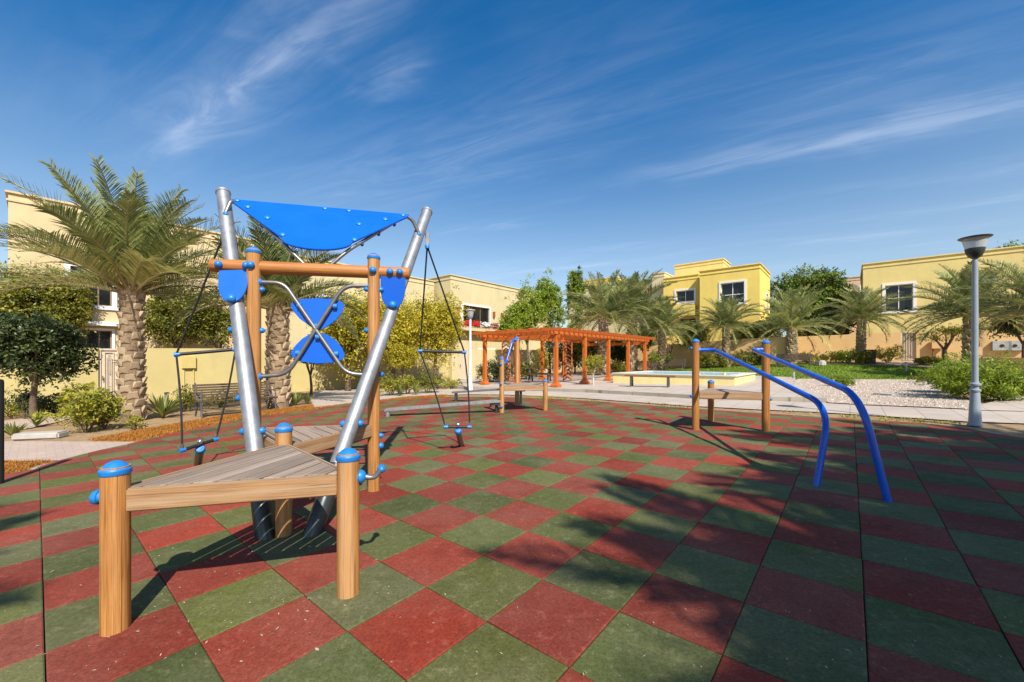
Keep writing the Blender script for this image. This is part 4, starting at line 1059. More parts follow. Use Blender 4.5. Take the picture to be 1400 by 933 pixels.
s = MB(); s.box(Wy(.42, 6.6, -.1), (.18, .2, .5), qn); s.build('wall_light', M['terracotta'], tY, .01, 30)
n3_ = 41.0; block(tY, uv(n3_, vn(922.5, n3_)), EXN, vn(922.5, n3_) - vn(988.7, n3_), 3.0, zY - .1, 10.68, 'sand_yellow', name='roof_room')
# beige house left of it
nB = 38.2; vlb = vn(770, nB); vrb = vn(893, nB)
tB, WB, nB_ = house('villa', uv(nB + .9, vlb), EXN, vlb - vrb, 6, .2, 9.25, 'beige', 'beige villa with tiled canopy behind the middle palms', [((6.6, 8.0, 5.2, 6.4), W35)])
block(tB, uv(nB, vn(891.5, nB)), EXN, vn(891.5, nB) - vn(909, nB) - .05, 5, .2, 9.55, 'beige', name='end_tower')
s = MB(); xx = front_x(875, nB + .9, vlb); s.box(WB(xx, 8.05, -.35), (2.9, .7, .12), qn @ Matrix.Rotation(R(-14), 3, 'X')); s.build('canopy', M['terracotta'], tB, .01, 30)
nB2 = 46; block(tB, uv(nB2, vn(798, nB2)), EXN, vn(798, nB2) - vn(843, nB2), 4, 8, 11.5, 'yellow', name='roof_room')
# right house
nR = 44.5; vlr = vn(1180, nR); ra, rb = front_x(1210, nR, vlr), front_x(1248.5, nR, vlr)
rl0, rl1 = front_x(1300, nR, vlr), front_x(1362, nR, vlr)
tR, WR, _ = house('villa', uv(nR, vlr), EXN, 17, 9, 1.0, 9.28, 'sand_yellow', 'sand yellow villa at the right behind the large palm', [((ra, rb, 4.25, 6.35), dict(trim=.17, bars=1, cross=5.3, depth=.2)), ((rl0, rl1, 1.55, 2.75), dict(trim=0, bars=2))])
nF = 58; house('villa', uv(nF, vn(1152, nF)), EXN, 9, 8, 1.0, 10.4, 'pinkish', 'small pinkish villa far between the right trees', [((1.6, 2.8, 6.0, 8.2), W35), ((1.6, 2.8, 2.5, 4.4), W35)])
nF = 52; house('villa', uv(nF, vn(1078, nF)), EXN, 5, 8, .8, 8.6, 'beige', 'low beige villa hidden behind the big dark tree')
# walls in the middle and right
nW = 33.6
wall_thing('garden_wall', [uv(nW, 19.0), uv(nW, vn(1087, nW))], 1.92, 'wall_tan', 'tan garden wall before the yellow villa')
nV = 40.7; vs_ = vn(1062, nV)
g0, g1 = vs_ - vn(1231.5, nV), vs_ - vn(1252.5, nV)
wall_thing('garden_wall', [uv(nV, vs_), uv(nV, -24)], 2.05, 'wall_tan', 'long tan garden wall with a slatted gate at the right', gates=((g0, g1, 'bars'),))
a = P(1326, 18.6); b2 = P(1368, 17.4); c2 = P(1480, 18.8)
wall_thing('planter_wall', [a, b2], 1.0, 'wall_cream', 'low cream planter wall behind the big shrub at right', .3)
wall_thing('planter_wall', [P(1368.5, 17.35), P(1480, 15.0)], 1.0, 'wall_tan', 'low tan planter wall at the right picture edge', .3)

# meter boxes
def meter_left():
    u = wl(257); p = uv(u, 21.3 - .13); x, y = p; b = V3(x, y); t = thing('meter_box', b, 'yellowish meter box on two pipes against the cream wall', 'meter box')
    s = MB(); s.box((x - UD.x * 0, y, zz(495.5, y)), (.46, .2, .52), q); s.build('box', M['meter'], t, .012, 30)
    for sg in (-.16, .16):
        s = MB(); p0 = Vector((x, y, 0)) + Vector((*UD, 0)) * sg; s.tube([(p0.x, p0.y, b.z - .05), (p0.x, p0.y, zz(502, y))], .03, 8); s.build('conduit', M['meter'], t, 0, 50)
meter_left()
for k, (px, lb) in enumerate(((1369.5, 'pale grey meter box on the right tan wall, left of a pair'), (1387, 'pale grey meter box on the right tan wall, right of a pair'))):
    x, y = un(px, nV - .22); z = zz(473, y); t = thing('meter_box', V3(x, y), lb, 'meter box', 'grey meter boxes')
    s = MB(); s.box((x, y, z), (.82, .22, .62), qn); s.build('box', M['grey_box'], t, .015, 30)
    s = MB(); s.lathe([(.10, 0), (.10, .02), (.001, .025)], Vector((x, y, z)) - Vector((*UD, 0)) * .11, 14, (-Vector((*UD, 0))).to_track_quat('Z', 'Y').to_matrix()); s.build('dial', M['black'], t)
x, y = P(1311, 27.0); t = thing('meter_box', V3(x, y), 'tan cabinet on posts beside the small feathery tree', 'meter box')
x, y = un(1282, nV - .3); t.location = V3(x, y)
s = MB(); s.box((x, y, zz(471, y)), (.6, .25, .6), qn); s.build('box', M['wall_tan'], t, .012, 30)
for sg in (-.22, .22):
    s = MB(); pp_ = Vector((x, y, 0)) + Vector((*EXN, 0)) * sg; s.tube([(pp_.x, pp_.y, gz(x, y) - .05), (pp_.x, pp_.y, zz(475, y))], .04, 8); s.build('leg', M['bench_brown'], t, 0, 50)
x, y = P(918, 31.8); t = thing('meter_box', V3(x, y), 'tan meter box on pipes before the tan wall', 'meter box')
x, y = P(982, 30.9); t.location = V3(x, y); zb = gz(x, y)
s = MB(); s.box((x, y, zb + 1.15), (.42, .2, .5), qn); s.build('box', M['meter'], t, .012, 30)
for sg in (-.13, .13):
    s = MB(); s.tube([(x + sg, y, zb - .05), (x + sg, y, zb + .95)], .035, 8); s.build('conduit', M['meter'], t, 0, 50)
# bin
x, y = P(1190, 26.3); b = V3(x, y); t = thing('litter_bin', b, 'dark brown square litter bin by the lawn shrubs', 'bin')
s = MB(); s.box(b + Vector((0, 0, .42)), (.52, .52, .84), qn); s.build('body', M['bin'], t, .02, 30)
s = MB(); s.box(b + Vector((0, 0, .90)), (.58, .58, .08), qn); s.build('lid', M['bin'], t, .02, 30)
# stones
def stone(px, y, size, label, rz=0., zoff=0):
    x, y = P(px, y); b = V3(x, y); rnd = random.Random(int(px)); s = MB(); s.box((0, 0, 0), size, Matrix.Rotation(rz, 3, 'Z'))
    o = s.build('stone_slab', M['concrete'], None, min(size) * .2, 30, Matrix.Translation(b + Vector((0, 0, size[2] * .4)))); return tag(o, label, 'stone', 'loose stones')
x0, y0 = G(55, 605); stone(56, y0 + .5, (.75, .30, .13), 'flat grey stone slab beside the left path', R(15))
stone(1122, 26.0, (.6, .4, .4), 'white block at the back edge of the lawn', R(20))
x, y = G(1216, 541); tag(MB().build('drain_cover', M['concrete']) if False else (lambda s: (s.box(V3(x, y, .045), (.75, .5, .05), Matrix.Rotation(R(20), 3, 'Z')), s.build('drain_cover', M['concrete'], None, .01, 30))[1])(MB()), 'square concrete cover lying in the gravel', 'cover')

# ------------------------------------------------------------------ vegetation
def leaf_quad(mb, p, n, size, rnd, tint, asp=.5):
    n = n.normalized(); a = Vector((rnd.gauss(0, 1), rnd.gauss(0, 1), rnd.gauss(0, 1))); a = (a - n * a.dot(n))
    if a.length < 1e-4: return
    a.normalize(); b = n.cross(a); h = size; w_ = size * asp
    mb.add([p, p + a * h * .45 + b * w_ * .5 + n * h * .06, p + a * h, p + a * h * .45 - b * w_ * .5 + n * h * .06], [(0, 1, 2, 3)], tint)
def crown(lobes, clumps, per, size, seed, asp=.5, shell=.55, spread=.28, rough=.16, flat=0, pointed=0.):
    """leaf clumps spread through the lobes (centre, radii); leaves lie loosely outward"""
    rnd = random.Random(seed); mb = MB(); vol = [(r[0] * r[1] * r[2]) ** (2 / 3) for _, r in lobes]; tot = sum(vol)
    for (c, r), vv in zip(lobes, vol):
        c = Vector(c); k = max(1, int(clumps * vv / tot)); rm = min(r)
        for _ in range(k):
            d = Vector((rnd.gauss(0, 1), rnd.gauss(0, 1), rnd.gauss(0, 1))).normalized()
            rad = (shell + (1 - shell) * rnd.random() ** .6) * (1 + rnd.gauss(0, rough))
            tap = 1 - pointed * max(0, d.z * rad)
            cc = c + Vector((d.x * r[0] * rad * tap, d.y * r[1] * rad * tap, d.z * r[2] * rad))
            base = min(1, max(0, .42 + rnd.gauss(0, .22)))
            cs = spread * rm * rnd.uniform(.6, 1.3)
            for _ in range(per):
                e = Vector((rnd.gauss(0, 1), rnd.gauss(0, 1), rnd.gauss(0, .8))) * cs * .5
                nn = d * .6 + Vector((rnd.gauss(0, .6), rnd.gauss(0, .6), rnd.gauss(.25, .6)))
                leaf_quad(mb, cc + e, nn, size * rnd.uniform(.6, 1.25), rnd, min(1, max(0, base + rnd.gauss(0, .14))), asp)
    return mb
def limbs(b, tops, r0, seed, fork=.4):
    rnd = random.Random(seed); mb = MB(); b = Vector(b)
    c = sum((Vector(t_) for t_ in tops), Vector()) / len(tops)
    k = b.lerp(c, fork); k.x += rnd.uniform(-.05, .05)
    mb.tube([b - Vector((0, 0, .1)), b.lerp(k, .5) + Vector((rnd.uniform(-.04, .04), 0, 0)), k], [r0 * 1.15, r0 * .9, r0 * .75], 10)
    for t_ in tops:
        t_ = Vector(t_); m_ = k.lerp(t_, .5) + Vector((rnd.uniform(-.1, .1), rnd.uniform(-.1, .1), rnd.uniform(0, .1))) * (t_ - k).length
        mb.tube([k, m_, t_], [r0 * .6, r0 * .35, r0 * .12], 7)
    return mb
def tree(name, px, y, py0, py1, wpx, mat, label, group, leafsize, clumps, per, seed, lobes_n=5, trunk=True, base_py=None, bark='bark', asp=.5, pointed=.0, cat='tree', sq=1., shell=.55, spread=.28, rough=.21):
    """crown between picture heights py0 and py1 at distance y, wpx wide"""
    x, y = P(px, y); g = gz(x, y); zt, zb = zz(py0, y), max(zz(py1, y), g + .02); wd = wpx * y / F / 2
    rnd = random.Random(seed); b = Vector((x, y, g)); t = thing(name, b, label, cat, group)
    c = Vector((x, y, (zt + zb) / 2)); hh = (zt - zb) / 2; lobes = [(c, (wd * .78, wd * .78, hh * .86))]
    for k in range(lobes_n):
        a = 2 * math.pi * (k + rnd.random() * .6) / max(1, lobes_n); rr = rnd.uniform(.38, .55)
        lobes.append((c + Vector((math.cos(a) * wd * .52, math.sin(a) * wd * .52, rnd.uniform(-.35, .5) * hh)), (wd * rr, wd * rr, hh * rr)))
    mb = crown(lobes, clumps, per, leafsize, seed, asp, shell, spread, rough, 0, pointed); mb.build('crown', M[mat], t, 0, 0)
    if trunk:
        tops = [l[0] + Vector((0, 0, l[1][2] * .3)) for l in lobes]
        limbs(b, tops, max(.03, wd * .075), seed, .45).build('trunk', M[bark], t, 0, 60)
    return t
def shrub(px, y, h, wd, mat, label, seed, leafsize=.06, clumps=70, per=22, group='garden shrubs', asp=.5, name='shrub', zoff=0, stems=True, spread=.34):
    x, y = P(px, y); b = V3(x, y, zoff); t = thing(name, b, label, 'shrub', group); rnd = random.Random(seed)
    lobes = [(b + Vector((0, 0, h * .52)), (wd * .42, wd * .36, h * .46))]
    for k in range(4):
        a = rnd.random() * 6.28; lobes.append((b + Vector((math.cos(a) * wd * .27, math.sin(a) * wd * .25, h * rnd.uniform(.35, .68))), (wd * .24, wd * .22, h * .30)))
    crown(lobes, clumps, per, leafsize, seed, asp, .35, spread, .2).build('foliage', M[mat], t, 0, 0)
    if stems:
        s = MB()
        for k in range(6):
            a = rnd.random() * 6.28; e = b + Vector((math.cos(a) * wd * .32, math.sin(a) * wd * .3, h * rnd.uniform(.5, .85))); s.tube([b + Vector((math.cos(a) * .03, math.sin(a) * .03, -.03)), b.lerp(e, .5) + Vector((0, 0, h * .06)), e], [.016, .011, .004], 6)
        s.build('stems', M['bark'], t, 0, 60)
    return t
def blades(px, y, h, wd, n_, mat, label, seed, w_=.05, group='spiky plants'):
    x, y = P(px, y); b = V3(x, y); t = thing('spiky_plant', b, label, 'plant', group); rnd = random.Random(seed); s = MB()
    for k in range(n_):
        a = rnd.random() * 6.28; out = rnd.uniform(.15, 1) ** .8; d = Vector((math.cos(a), math.sin(a), 0)); side = Vector((-d.y, d.x, 0)); L_ = rnd.uniform(.7, 1.1); vs = []
        seg = 5
        for i in range(seg + 1):
            u = i / seg; p = b + d * (wd / 2 * out * L_ * u) + Vector((0, 0, h * L_ * (u - .35 * out * u * u) * (1 - .25 * out)))
            ww = w_ * (1 - u) ** .6 * (.55 + .45 * min(1, u * 4)) / 2 + .001
            vs += [p - side * ww + Vector((0, 0, ww * .5)), p - Vector((0, 0, ww * .2)), p + side * ww + Vector((0, 0, ww * .5))]
        fs = []
        for i in range(seg):
            o = i * 3; fs += [(o, o + 1, o + 4, o + 3), (o + 1, o + 2, o + 5, o + 4)]
        s.add(vs, fs, rnd.random())
    s.build('leaves', M[mat], t, 0, 60); return t
# --- palms
def palm_crown(seed, nf=46, L_=2.6, nl=46, lw=.034, ll=.46, emin=-35, emax=84, dr=1., vup=.42):
    rnd = random.Random(seed); mb = MB()
    for k in range(nf):
        q_ = k / (nf - 1); az = k * 2.39996 + rnd.uniform(-.25, .25); el = R(emax + (emin - emax) * q_ ** 1.05 + rnd.uniform(-7, 7))
        Lf = L_ * rnd.uniform(.85, 1.1) * (1 - .14 * abs(q_ - .45)); droop = R(52 + 30 * q_ + rnd.uniform(-14, 14)) * dr; tw = rnd.uniform(-.5, .5)
        h = Vector((math.cos(az), math.sin(az), 0)); side0 = Vector((-h.y, h.x, 0))
        pts = []; tang = []; p = h * .12 + Vector((0, 0, .12 * (1 - q_))); ns = 14; yawd = rnd.uniform(-.25, .25)
        for i in range(ns + 1):
            u = i / ns; e = el - droop * u ** 1.6; dirv = (h + side0 * yawd * u).normalized() * math.cos(e) + Vector((0, 0, math.sin(e))); pts.append(p.copy()); tang.append(dirv); p = p + dirv * (Lf / ns)
        base = min(1, max(0, .35 + rnd.gauss(0, .16) + (.25 if q_ > .85 else 0)))
        mb.tube(pts, [.030 * (1 - .88 * i / ns) + .004 for i in range(ns + 1)], 5, False, .5, 1)
        for i in range(nl):
            u = .13 + .87 * (i + rnd.random() * .5) / nl; f_ = u * ns; j = min(ns - 1, int(f_)); w_ = f_ - j
            c = pts[j].lerp(pts[j + 1], w_); tg = tang[j].lerp(tang[j + 1], w_).normalized()
            side = tg.cross(Vector((0, 0, 1)))
            if side.length < .05: side = side0.copy()
            side.normalize(); upv = side.cross(tg).normalized()
            c_, s_ = math.cos(tw * u), math.sin(tw * u); side, upv = side * c_ + upv * s_, upv * c_ - side * s_
            prof = math.sin(math.pi * min(1, (.16 + u * .86))) ** .55 if u < .97 else .35
            length = ll * max(.3, prof) * rnd.uniform(.85, 1.12); fw = .55 + .55 * u
            for sg in (-1, 1):
                d = (side * sg * .9 + tg * fw + upv * (vup + rnd.gauss(0, .16))).normalized()
                w2 = (tg * .75 + upv * .5).normalized() * lw * .5
                m_ = c + d * length * .55; e_ = c + d * length + Vector((0, 0, -length * rnd.uniform(.06, .22)))
                tn = min(1, max(0, base + rnd.gauss(0, .2)))
                mb.add([c - w2 * .5, c + w2 * .5, m_ + w2, m_ - w2, e_], [(0, 1, 2, 3), (3, 2, 4)], tn, 0)
    return mb
def palm_trunk(h, r0, r1, seed, rows=None):
    rnd = random.Random(seed); mb = MB(); n = 14; k = 9
    mb.tube([(0, 0, -.15)] + [(0, 0, h * i / k) for i in range(1, k + 1)], [r0 * .98] + [r0 * .92 + (r1 * .92 - r0 * .92) * i / k for i in range(1, k + 1)], n, True, .15)
    cnt = int(h / .033 * (r0 / .26)) if rows is None else rows
    for i in range(cnt):                               # old leaf bases in a spiral
        u = (i + .5) / cnt; a = i * 2.39996; z = h * u; r = (r0 + (r1 - r0) * u) * .90; d = Vector((math.cos(a), math.sin(a), 0)); s_ = Vector((-d.y, d.x, 0)); w_ = r * rnd.uniform(.42, .55); th = r * rnd.uniform(.22, .36); hh = r * rnd.uniform(.55, .8)
        c = d * r + Vector((0, 0, z))
        v = [c - s_ * w_, c + s_ * w_, c + s_ * w_ * .62 + d * th + Vector((0, 0, hh)), c - s_ * w_ * .62 + d * th + Vector((0, 0, hh)), c - s_ * w_ * .7 - d * r * .1 + Vector((0, 0, hh * 1.12)), c + s_ * w_ * .7 - d * r * .1 + Vector((0, 0, hh * 1.12)), c + d * th * .7 + Vector((0, 0, hh * .25)), ]
        mb.add(v, [(0, 6, 3), (0, 1, 6), (1, 2, 6), (6, 2, 3), (3, 2, 5, 4), (0, 3, 4), (1, 5, 2)], rnd.uniform(.3, 1))
    for i in range(16):                                # sheaths under the crown
        a = i * 2.39996; d = Vector((math.cos(a), math.sin(a), 0)); z = h - .12 + .02 * i
        mb.tube([d * r1 * .75 + Vector((0, 0, z - .1)), d * (r1 * 1.05) + Vector((0, 0, z + .2)), d * (r1 * 1.5) + Vector((0, 0, z + .48))], [.075, .055, .03], 6, True, rnd.uniform(.3, .9))
    return mb
PALM = {}
def palm_proto(kind, seed, h, r0, r1, near=False, L_=2.6, **kw):
    PALM[kind] = (palm_trunk(h, r0, r1, seed), palm_crown(seed, L_=L_, **kw), h, near)
def palm_obj(kind, loc, label, sc_=1., rz=0., lean=None, group='date palms around the park'):
    tr, cr, h, near = PALM[kind]
    if 'obj' not in PALM or kind not in PALM['obj']:
        t = thing('date_palm', (0, 0, 0), label, 'palm tree', group)
        tr.build('trunk', M['palm_bark'], t, 0, 25)
        cv = MB(); cv.v = [(x, y, z + h) for x, y, z in cr.v]; cv.f = cr.f; cv.t = cr.t; cv.m = cr.m
        cv.build('crown', [M['palm' if near else 'palm_far'], M['rachis']], t, 0, 0)
        PALM.setdefault('obj', {})[kind] = t
        o = t
    else: o = dup(PALM['obj'][kind], (0, 0, 0), 0, 1, label, group)
    o.location = loc; o.rotation_euler = (lean[0] if lean else 0, lean[1] if lean else 0, rz); o.scale = (sc_, sc_, sc_); return o
palm_proto('near', 3, 3.05, .255, .215, True, L_=2.75, nf=60, nl=62, lw=.037, ll=.60, emin=13, dr=.70, vup=.72)
palm_proto('mid', 8, 2.7, .29, .25, True, L_=2.5, nf=50, nl=54, lw=.042, ll=.56, emin=2, dr=.8, vup=.7)
palm_proto('far', 21, 3.0, .27, .23, False, L_=2.55, nf=54, nl=42, lw=.056, ll=.56, emin=-18, dr=.8, vup=.6)
palm_proto('tall', 41, 6.2, .27, .21, False, L_=2.5, nf=50, nl=44, lw=.06, ll=.54, emin=-30)
palm_proto('short', 33, 2.2, .30, .25, False, L_=2.75, nf=46, nl=40, lw=.052, ll=.56, emin=-12, dr=.8, vup=.6)
palm_proto('broad', 52, 2.85, .27, .23, False, L_=2.85, nf=54, nl=50, lw=.052, ll=.60, emin=-14, dr=.8, vup=.65)
def pk(kind, px, y, crown_py, label, rz=0., sc_=None, base=None, lean=None):
    x, y = P(px, y); g = gz(x, y); hz_ = zz(crown_py, y) - g; k = hz_ / PALM[kind][2] if sc_ is None else sc_
    return palm_obj(kind, (x, y, g), label, k, rz, lean)
pk('near', 180, 10.45, 402, 'large date palm with a thick scaly trunk at the far left', 1.0)
pk('mid', 380, 13.0, 424, 'date palm behind the climbing tower beside the bench', 2.2)
pk('far', 825, 27.0, 437, 'date palm behind the pergola, left of the three middle palms', .4)
pk('far', 864, 29.5, 432, 'date palm rising behind the right end of the pergola', 2.7)
pk('far', 905, 29.0, 450, 'date palm with leafless lower trunk behind the basin', 4.4)
pk('far', 992.5, 28.3, 447, 'date palm in front of the yellow villa window', 5.5)
pk('short', 1082.5, 27.5, 449, 'date palm over the bench by the lawn', .2)
pk('far', 1176, 26.8, 437, 'slim date palm with leaning trunk by the dark bin', 3.3, lean=(0, R(-2.5)))
pk('broad', 1326, 21.8, 432, 'broad date palm behind the grey lamp post', 1.7)
pk('broad', 1428, 17.5, 425, 'date palm reaching in from the right edge', 3.9)
# palms that stand behind the viewer and shade the tiles
for k, (gx, gy, rz, sc_, lb) in enumerate(((2.25, 2.15, .5, 1.0, 'tall date palm behind the viewer, nearest of the shading palms'), (2.9, 1.05, 5.0, .95, 'tall date palm behind the viewer shading the lower right tiles'), (4.2, 3.6, 2.7, .92, 'tall date palm behind the viewer with streaky shade before the rails'), (5.7, 4.9, 2.0, 1.05, 'tall date palm behind the viewer shading the blue rails'), (7.9, 5.6, 3.6, 1.05, 'tall date palm off to the right shading the lamp post'), (7.0, 3.4, 4.1, 1.0, 'tall date palm behind the viewer shading the right edge of the tiles'), (-4.9, 1.3, 1.2, 1.0, 'tall date palm behind the viewer shading the lower left tiles'))):
    off = SUN_H * (6.9 * sc_ + .3); x, y = gx + off.x, gy + off.y; palm_obj('tall', (x, y, gz(x, y)), lb, sc_, rz, group='date palms behind the viewer')

def shading_tree(gx, gy, h, rad, seed, label):  # unseen tree, added only to make the shade on the right tiles denser
    """an unseen leafy tree added behind the viewer for denser shade: trunk, limbs and a loose crown"""
    off = SUN_H * (h + .1); x, y = gx + off.x, gy + off.y; b = V3(x, y); t = thing('shade_tree', b, label, 'tree', 'unseen leafy trees added for shade'); rnd = random.Random(seed)
    lobes = [(b + Vector((0, 0, h)), (rad * .7, rad * .7, rad * .5))]
    for k in range(6):
        a = k * 1.05 + rnd.random() * .6; lobes.append((b + Vector((math.cos(a) * rad * .6, math.sin(a) * rad * .6, h + rnd.uniform(-.4, .5))), (rad * .42, rad * .42, rad * .34)))
    SHADE[0](lobes, 420, 22, .14, seed, .45, .3, .3, .22).build('crown', M['ficus'], t, 0, 0); SHADE[1](b, [l[0] for l in lobes], .15, seed).build('trunk', M['bark'], t, 0, 60)
# --- trees
GB = 'leafy trees behind the walls'
SHADE = (crown, limbs)
shading_tree(2.75, 1.35, 5.6, 1.9, 201, 'unseen leafy tree added behind the viewer to shade the lower right tiles')
shading_tree(4.3, 2.75, 5.8, 1.7, 202, 'unseen leafy tree added behind the viewer for shade, second of the pair')
shading_tree(7.2, 4.1, 5.8, 1.8, 203, 'unseen leafy tree added right of the viewer to shade the edge of the tiles')
tree('ficus_tree', 28, 16.6, 360, 478, 118, 'ficus', 'yellowish bushy tree behind the wall at the far left edge', GB, .12, 800, 24, 11)
tree('ficus_tree', 84, 17.2, 372, 478, 62, 'ficus', 'yellowish bushy tree left of the big palm trunk', GB, .12, 650, 24, 12)
tree('ficus_tree', 245, 19.0, 385, 478, 95, 'ficus', 'dense green tree over the wall between palm and tower', GB, .13, 800, 24, 13)
tree('ficus_tree', 300, 20.0, 412, 478, 60, 'ficus', 'low bushy tree over the wall behind the steel pole', GB, .12, 300, 24, 14)
tree('topiary_tree', 46, 11.3, 430, 522, 104, 'dark_leaf', 'round clipped tree with dark glossy leaves before the left wall', None, .11, 620, 24, 15, shell=.75, lobes_n=7)
shrub(34, 11.25, .95, .42, 'dark_leaf', 'leafy ivy bush climbing the trunk of the round clipped tree', 16, .07, 60, 20, None)
for (px, yy, a, b_, wd, lb, sd) in ((476, 19.6, 396, 512, 100, 'big yellow leaved bush behind the fan panels', 21), (538, 21.0, 396, 508, 92, 'big yellow leaved bush right of the leaning pole', 22), (594, 22.4, 400, 506, 84, 'big yellow leaved bush at the villa corner', 23)):
    tree('yellow_bush', px, yy, a, b_, wd, 'yellow_leaf', lb, 'yellow bushes along the cream wall', .13, 850, 24, sd, 8)
tree('topiary_tree', 552, 19.3, 470, 506, 42, 'yellow_leaf', 'ball clipped yellow shrub on a short stem', None, .09, 200, 22, 24, 3, shell=.7)
tree('topiary_tree', 425, 16.5, 468, 500, 50, 'ficus', 'small round tree with dark stem left of the paved path', None, .09, 200, 22, 25, 3)
tree('conical_tree', 722, 31, 378, 470, 52, 'bright_leaf', 'bright green pointed tree left of the tall pair', 'pointed trees by the pale villa', .16, 520, 22, 31, 5, pointed=.45, spread=.22)
tree('conical_tree', 752, 32.5, 374, 470, 48, 'bright_leaf', 'bright green pointed tree right of its twin', 'pointed trees by the pale villa', .16, 520, 22, 32, 5, pointed=.45, spread=.22)
tree('conical_tree', 786, 34, 364, 470, 30, 'bright_leaf', 'slim green tree rising above the pergola', 'pointed trees by the pale villa', .17, 360, 22, 33, 5, pointed=.3)
tree('conical_tree', 700, 30, 410, 480, 38, 'bright_leaf', 'low bright tree against the pale villa', 'pointed trees by the pale villa', .15, 300, 22, 34, 4, pointed=.3)
tree('shade_tree', 1104, 40, 358, 470, 96, 'tree_leaf', 'big dense green tree between the yellow and right villas', None, .26, 1300, 26, 41, 9, rough=.08, shell=.6, spread=.2)
tree('shade_tree', 1140, 37, 415, 475, 50, 'dark_leaf', 'dark low tree behind the wall left of the slim palm', None, .2, 320, 24, 42)
tree('shade_tree', 1388, 38, 330, 400, 60, 'bright_leaf', 'green tree top over the right villa roof', None, .22, 360, 22, 43)
tree('shade_tree', 1400, 22.5, 412, 462, 70, 'dark_leaf', 'dark bushy tree under the right edge palm', None, .16, 340, 24, 44)
GH = 'hedges over the tan wall'
for (px, yy, a, b_, wd, mt, lb, sd) in ((948, 31.8, 438, 478, 44, 'ficus', 'green hedge tree left of the palm before the yellow villa', 51), (1022, 30.6, 440, 480, 46, 'ficus', 'green hedge tree right of the palm before the yellow villa', 52), (1050, 31, 430, 490, 40, 'ficus', 'green hedge tree at the yellow villa corner', 53), (880, 32.4, 452, 480, 36, 'bright_leaf', 'light green hedge over the wall behind the pergola end', 54), (770, 31.5, 452, 510, 60, 'dark_leaf', 'dark hedge behind the pergola lattice', 55), (848, 31.8, 462, 505, 34, 'dark_leaf', 'dark round bush behind the pergola posts', 56), (1064, 29, 462, 496, 30, 'dark_leaf', 'dark bush at the lawn bench', 57), (800, 30.5, 455, 505, 40, 'ficus', 'mid green hedge behind the pergola centre', 58)):
    tree('hedge_tree', px, yy, a, b_, wd, mt, lb, GH, .15, 300, 22, sd, 4)
tree('sapling', 811, 18.3, 483, 512, 34, 'lime_leaf', 'small olive green tree on pale stems in the plaza', None, .075, 130, 16, 61, 4, bark='bark_pale', shell=.2)
tree('sapling', 916, 31.8, 448, 476, 34, 'pale_leaf', 'thin bare stemmed sapling before the tan wall', None, .10, 50, 14, 62, 4, shell=.2)
tree('acacia_tree', 1292, 24.5, 443, 470, 74, 'lime_leaf', 'small spreading feathery tree left of the broad palm', None, .10, 170, 16, 63, 5, shell=.3)
# --- shrubs in the left bed
SB = 'shrubs in the left bed'
def sg(px, py): x, y = G(px, py); return y
shrub(118, sg(118, 590), 1.0, 1.5, 'lime_leaf', 'loose yellow green shrub left of the big palm base', 71, .085, 130, 18, SB)
shrub(105, sg(105, 583), 1.25, .65, 'lime_leaf', 'tall loose yellow shoot behind the path stone', 72, .08, 80, 16, SB)
shrub(140, sg(140, 586), .78, .85, 'lime_leaf', 'yellow green shrub touching the big palm trunk', 73, .08, 100, 17, SB)
shrub(182, sg(182, 588), .38, .46, 'lime_leaf', 'tiny yellow shrub in front of the big palm trunk', 74, .05, 28, 16, SB)
shrub(62, sg(62, 567), .42, .9, 'lime_leaf', 'low feathery shrub under the round clipped tree', 75, .05, 60, 18, SB)
shrub(18, sg(18, 572), .42, .9, 'lime_leaf', 'low feathery shrub at the left picture edge', 76, .05, 60, 18, SB)
shrub(75, 12.6, .62, 2.2, 'dark_leaf', 'low dark hedge under the round clipped tree by the wall', 69, .08, 160, 20, SB)
shrub(15, 12.2, .75, 1.5, 'dark_leaf', 'dark grey green bush against the left wall', 77, .06, 90, 20, SB)
shrub(252, 12.4, .85, .7, 'ficus', 'small dense shrub left of the dark bench', 78, .055, 90, 18, SB)
shrub(300, 13.5, .6, 1.4, 'lime_leaf', 'low light green planting behind the dark bench', 79, .06, 90, 18, SB)
blades(223, sg(223, 571), .85, 1.5, 46, 'agave', 'spiky broad leaved plant right of the big palm', 81, .085)
blades(50, sg(50, 584), .6, .7, 18, 'agave', 'spiky plant behind the flat stone slab', 82, .06)
blades(18, sg(14, 598), .5, .8, 22, 'agave', 'spiky dark plant at the left edge near the path', 83, .06)
blades(196, sg(196, 573), .5, .7, 20, 'agave', 'short spiky tuft hugging the big palm base', 84, .05)
blades(404, sg(404, 554), .62, 1.0, 50, 'agave', 'grassy yellow green clump right of the second palm', 85, .04)
blades(420, sg(420, 552), .5, .7, 34, 'agave', 'smaller grassy clump beside the paved path', 86, .04)
SC_ = 'shrubs by the cream wall'
shrub(535, 16.6, .95, 1.3, 'lime_leaf', 'yellow green shrub beside the tall honey post', 91, .08, 100, 20, SC_)
shrub(558, 17.0, .85, 1.0, 'lime_leaf', 'yellow shrub with red dots left of the right rope ladder', 92, .08, 80, 20, SC_)
shrub(585, 17.4, .95, 1.25, 'ficus', 'dense clipped shrub behind the right rope ladder', 93, .07, 130, 22, SC_)
blades(547, 16.2, .7, .7, 40, 'agave', 'grassy tuft between the yellow shrubs', 94, .05)
blades(569, 16.6, .65, .7, 40, 'agave', 'grassy tuft left of the clipped shrub', 95, .05)
shrub(618, 20, .5, 1.6, 'lime_leaf', 'low ground shrub before the white lamp post', 96, .07, 90, 18, SC_)
shrub(672, 22.5, 1.45, 1.9, 'dark_leaf', 'grey green shrub left of the balance station rail', 97, .09, 170, 20, SC_)
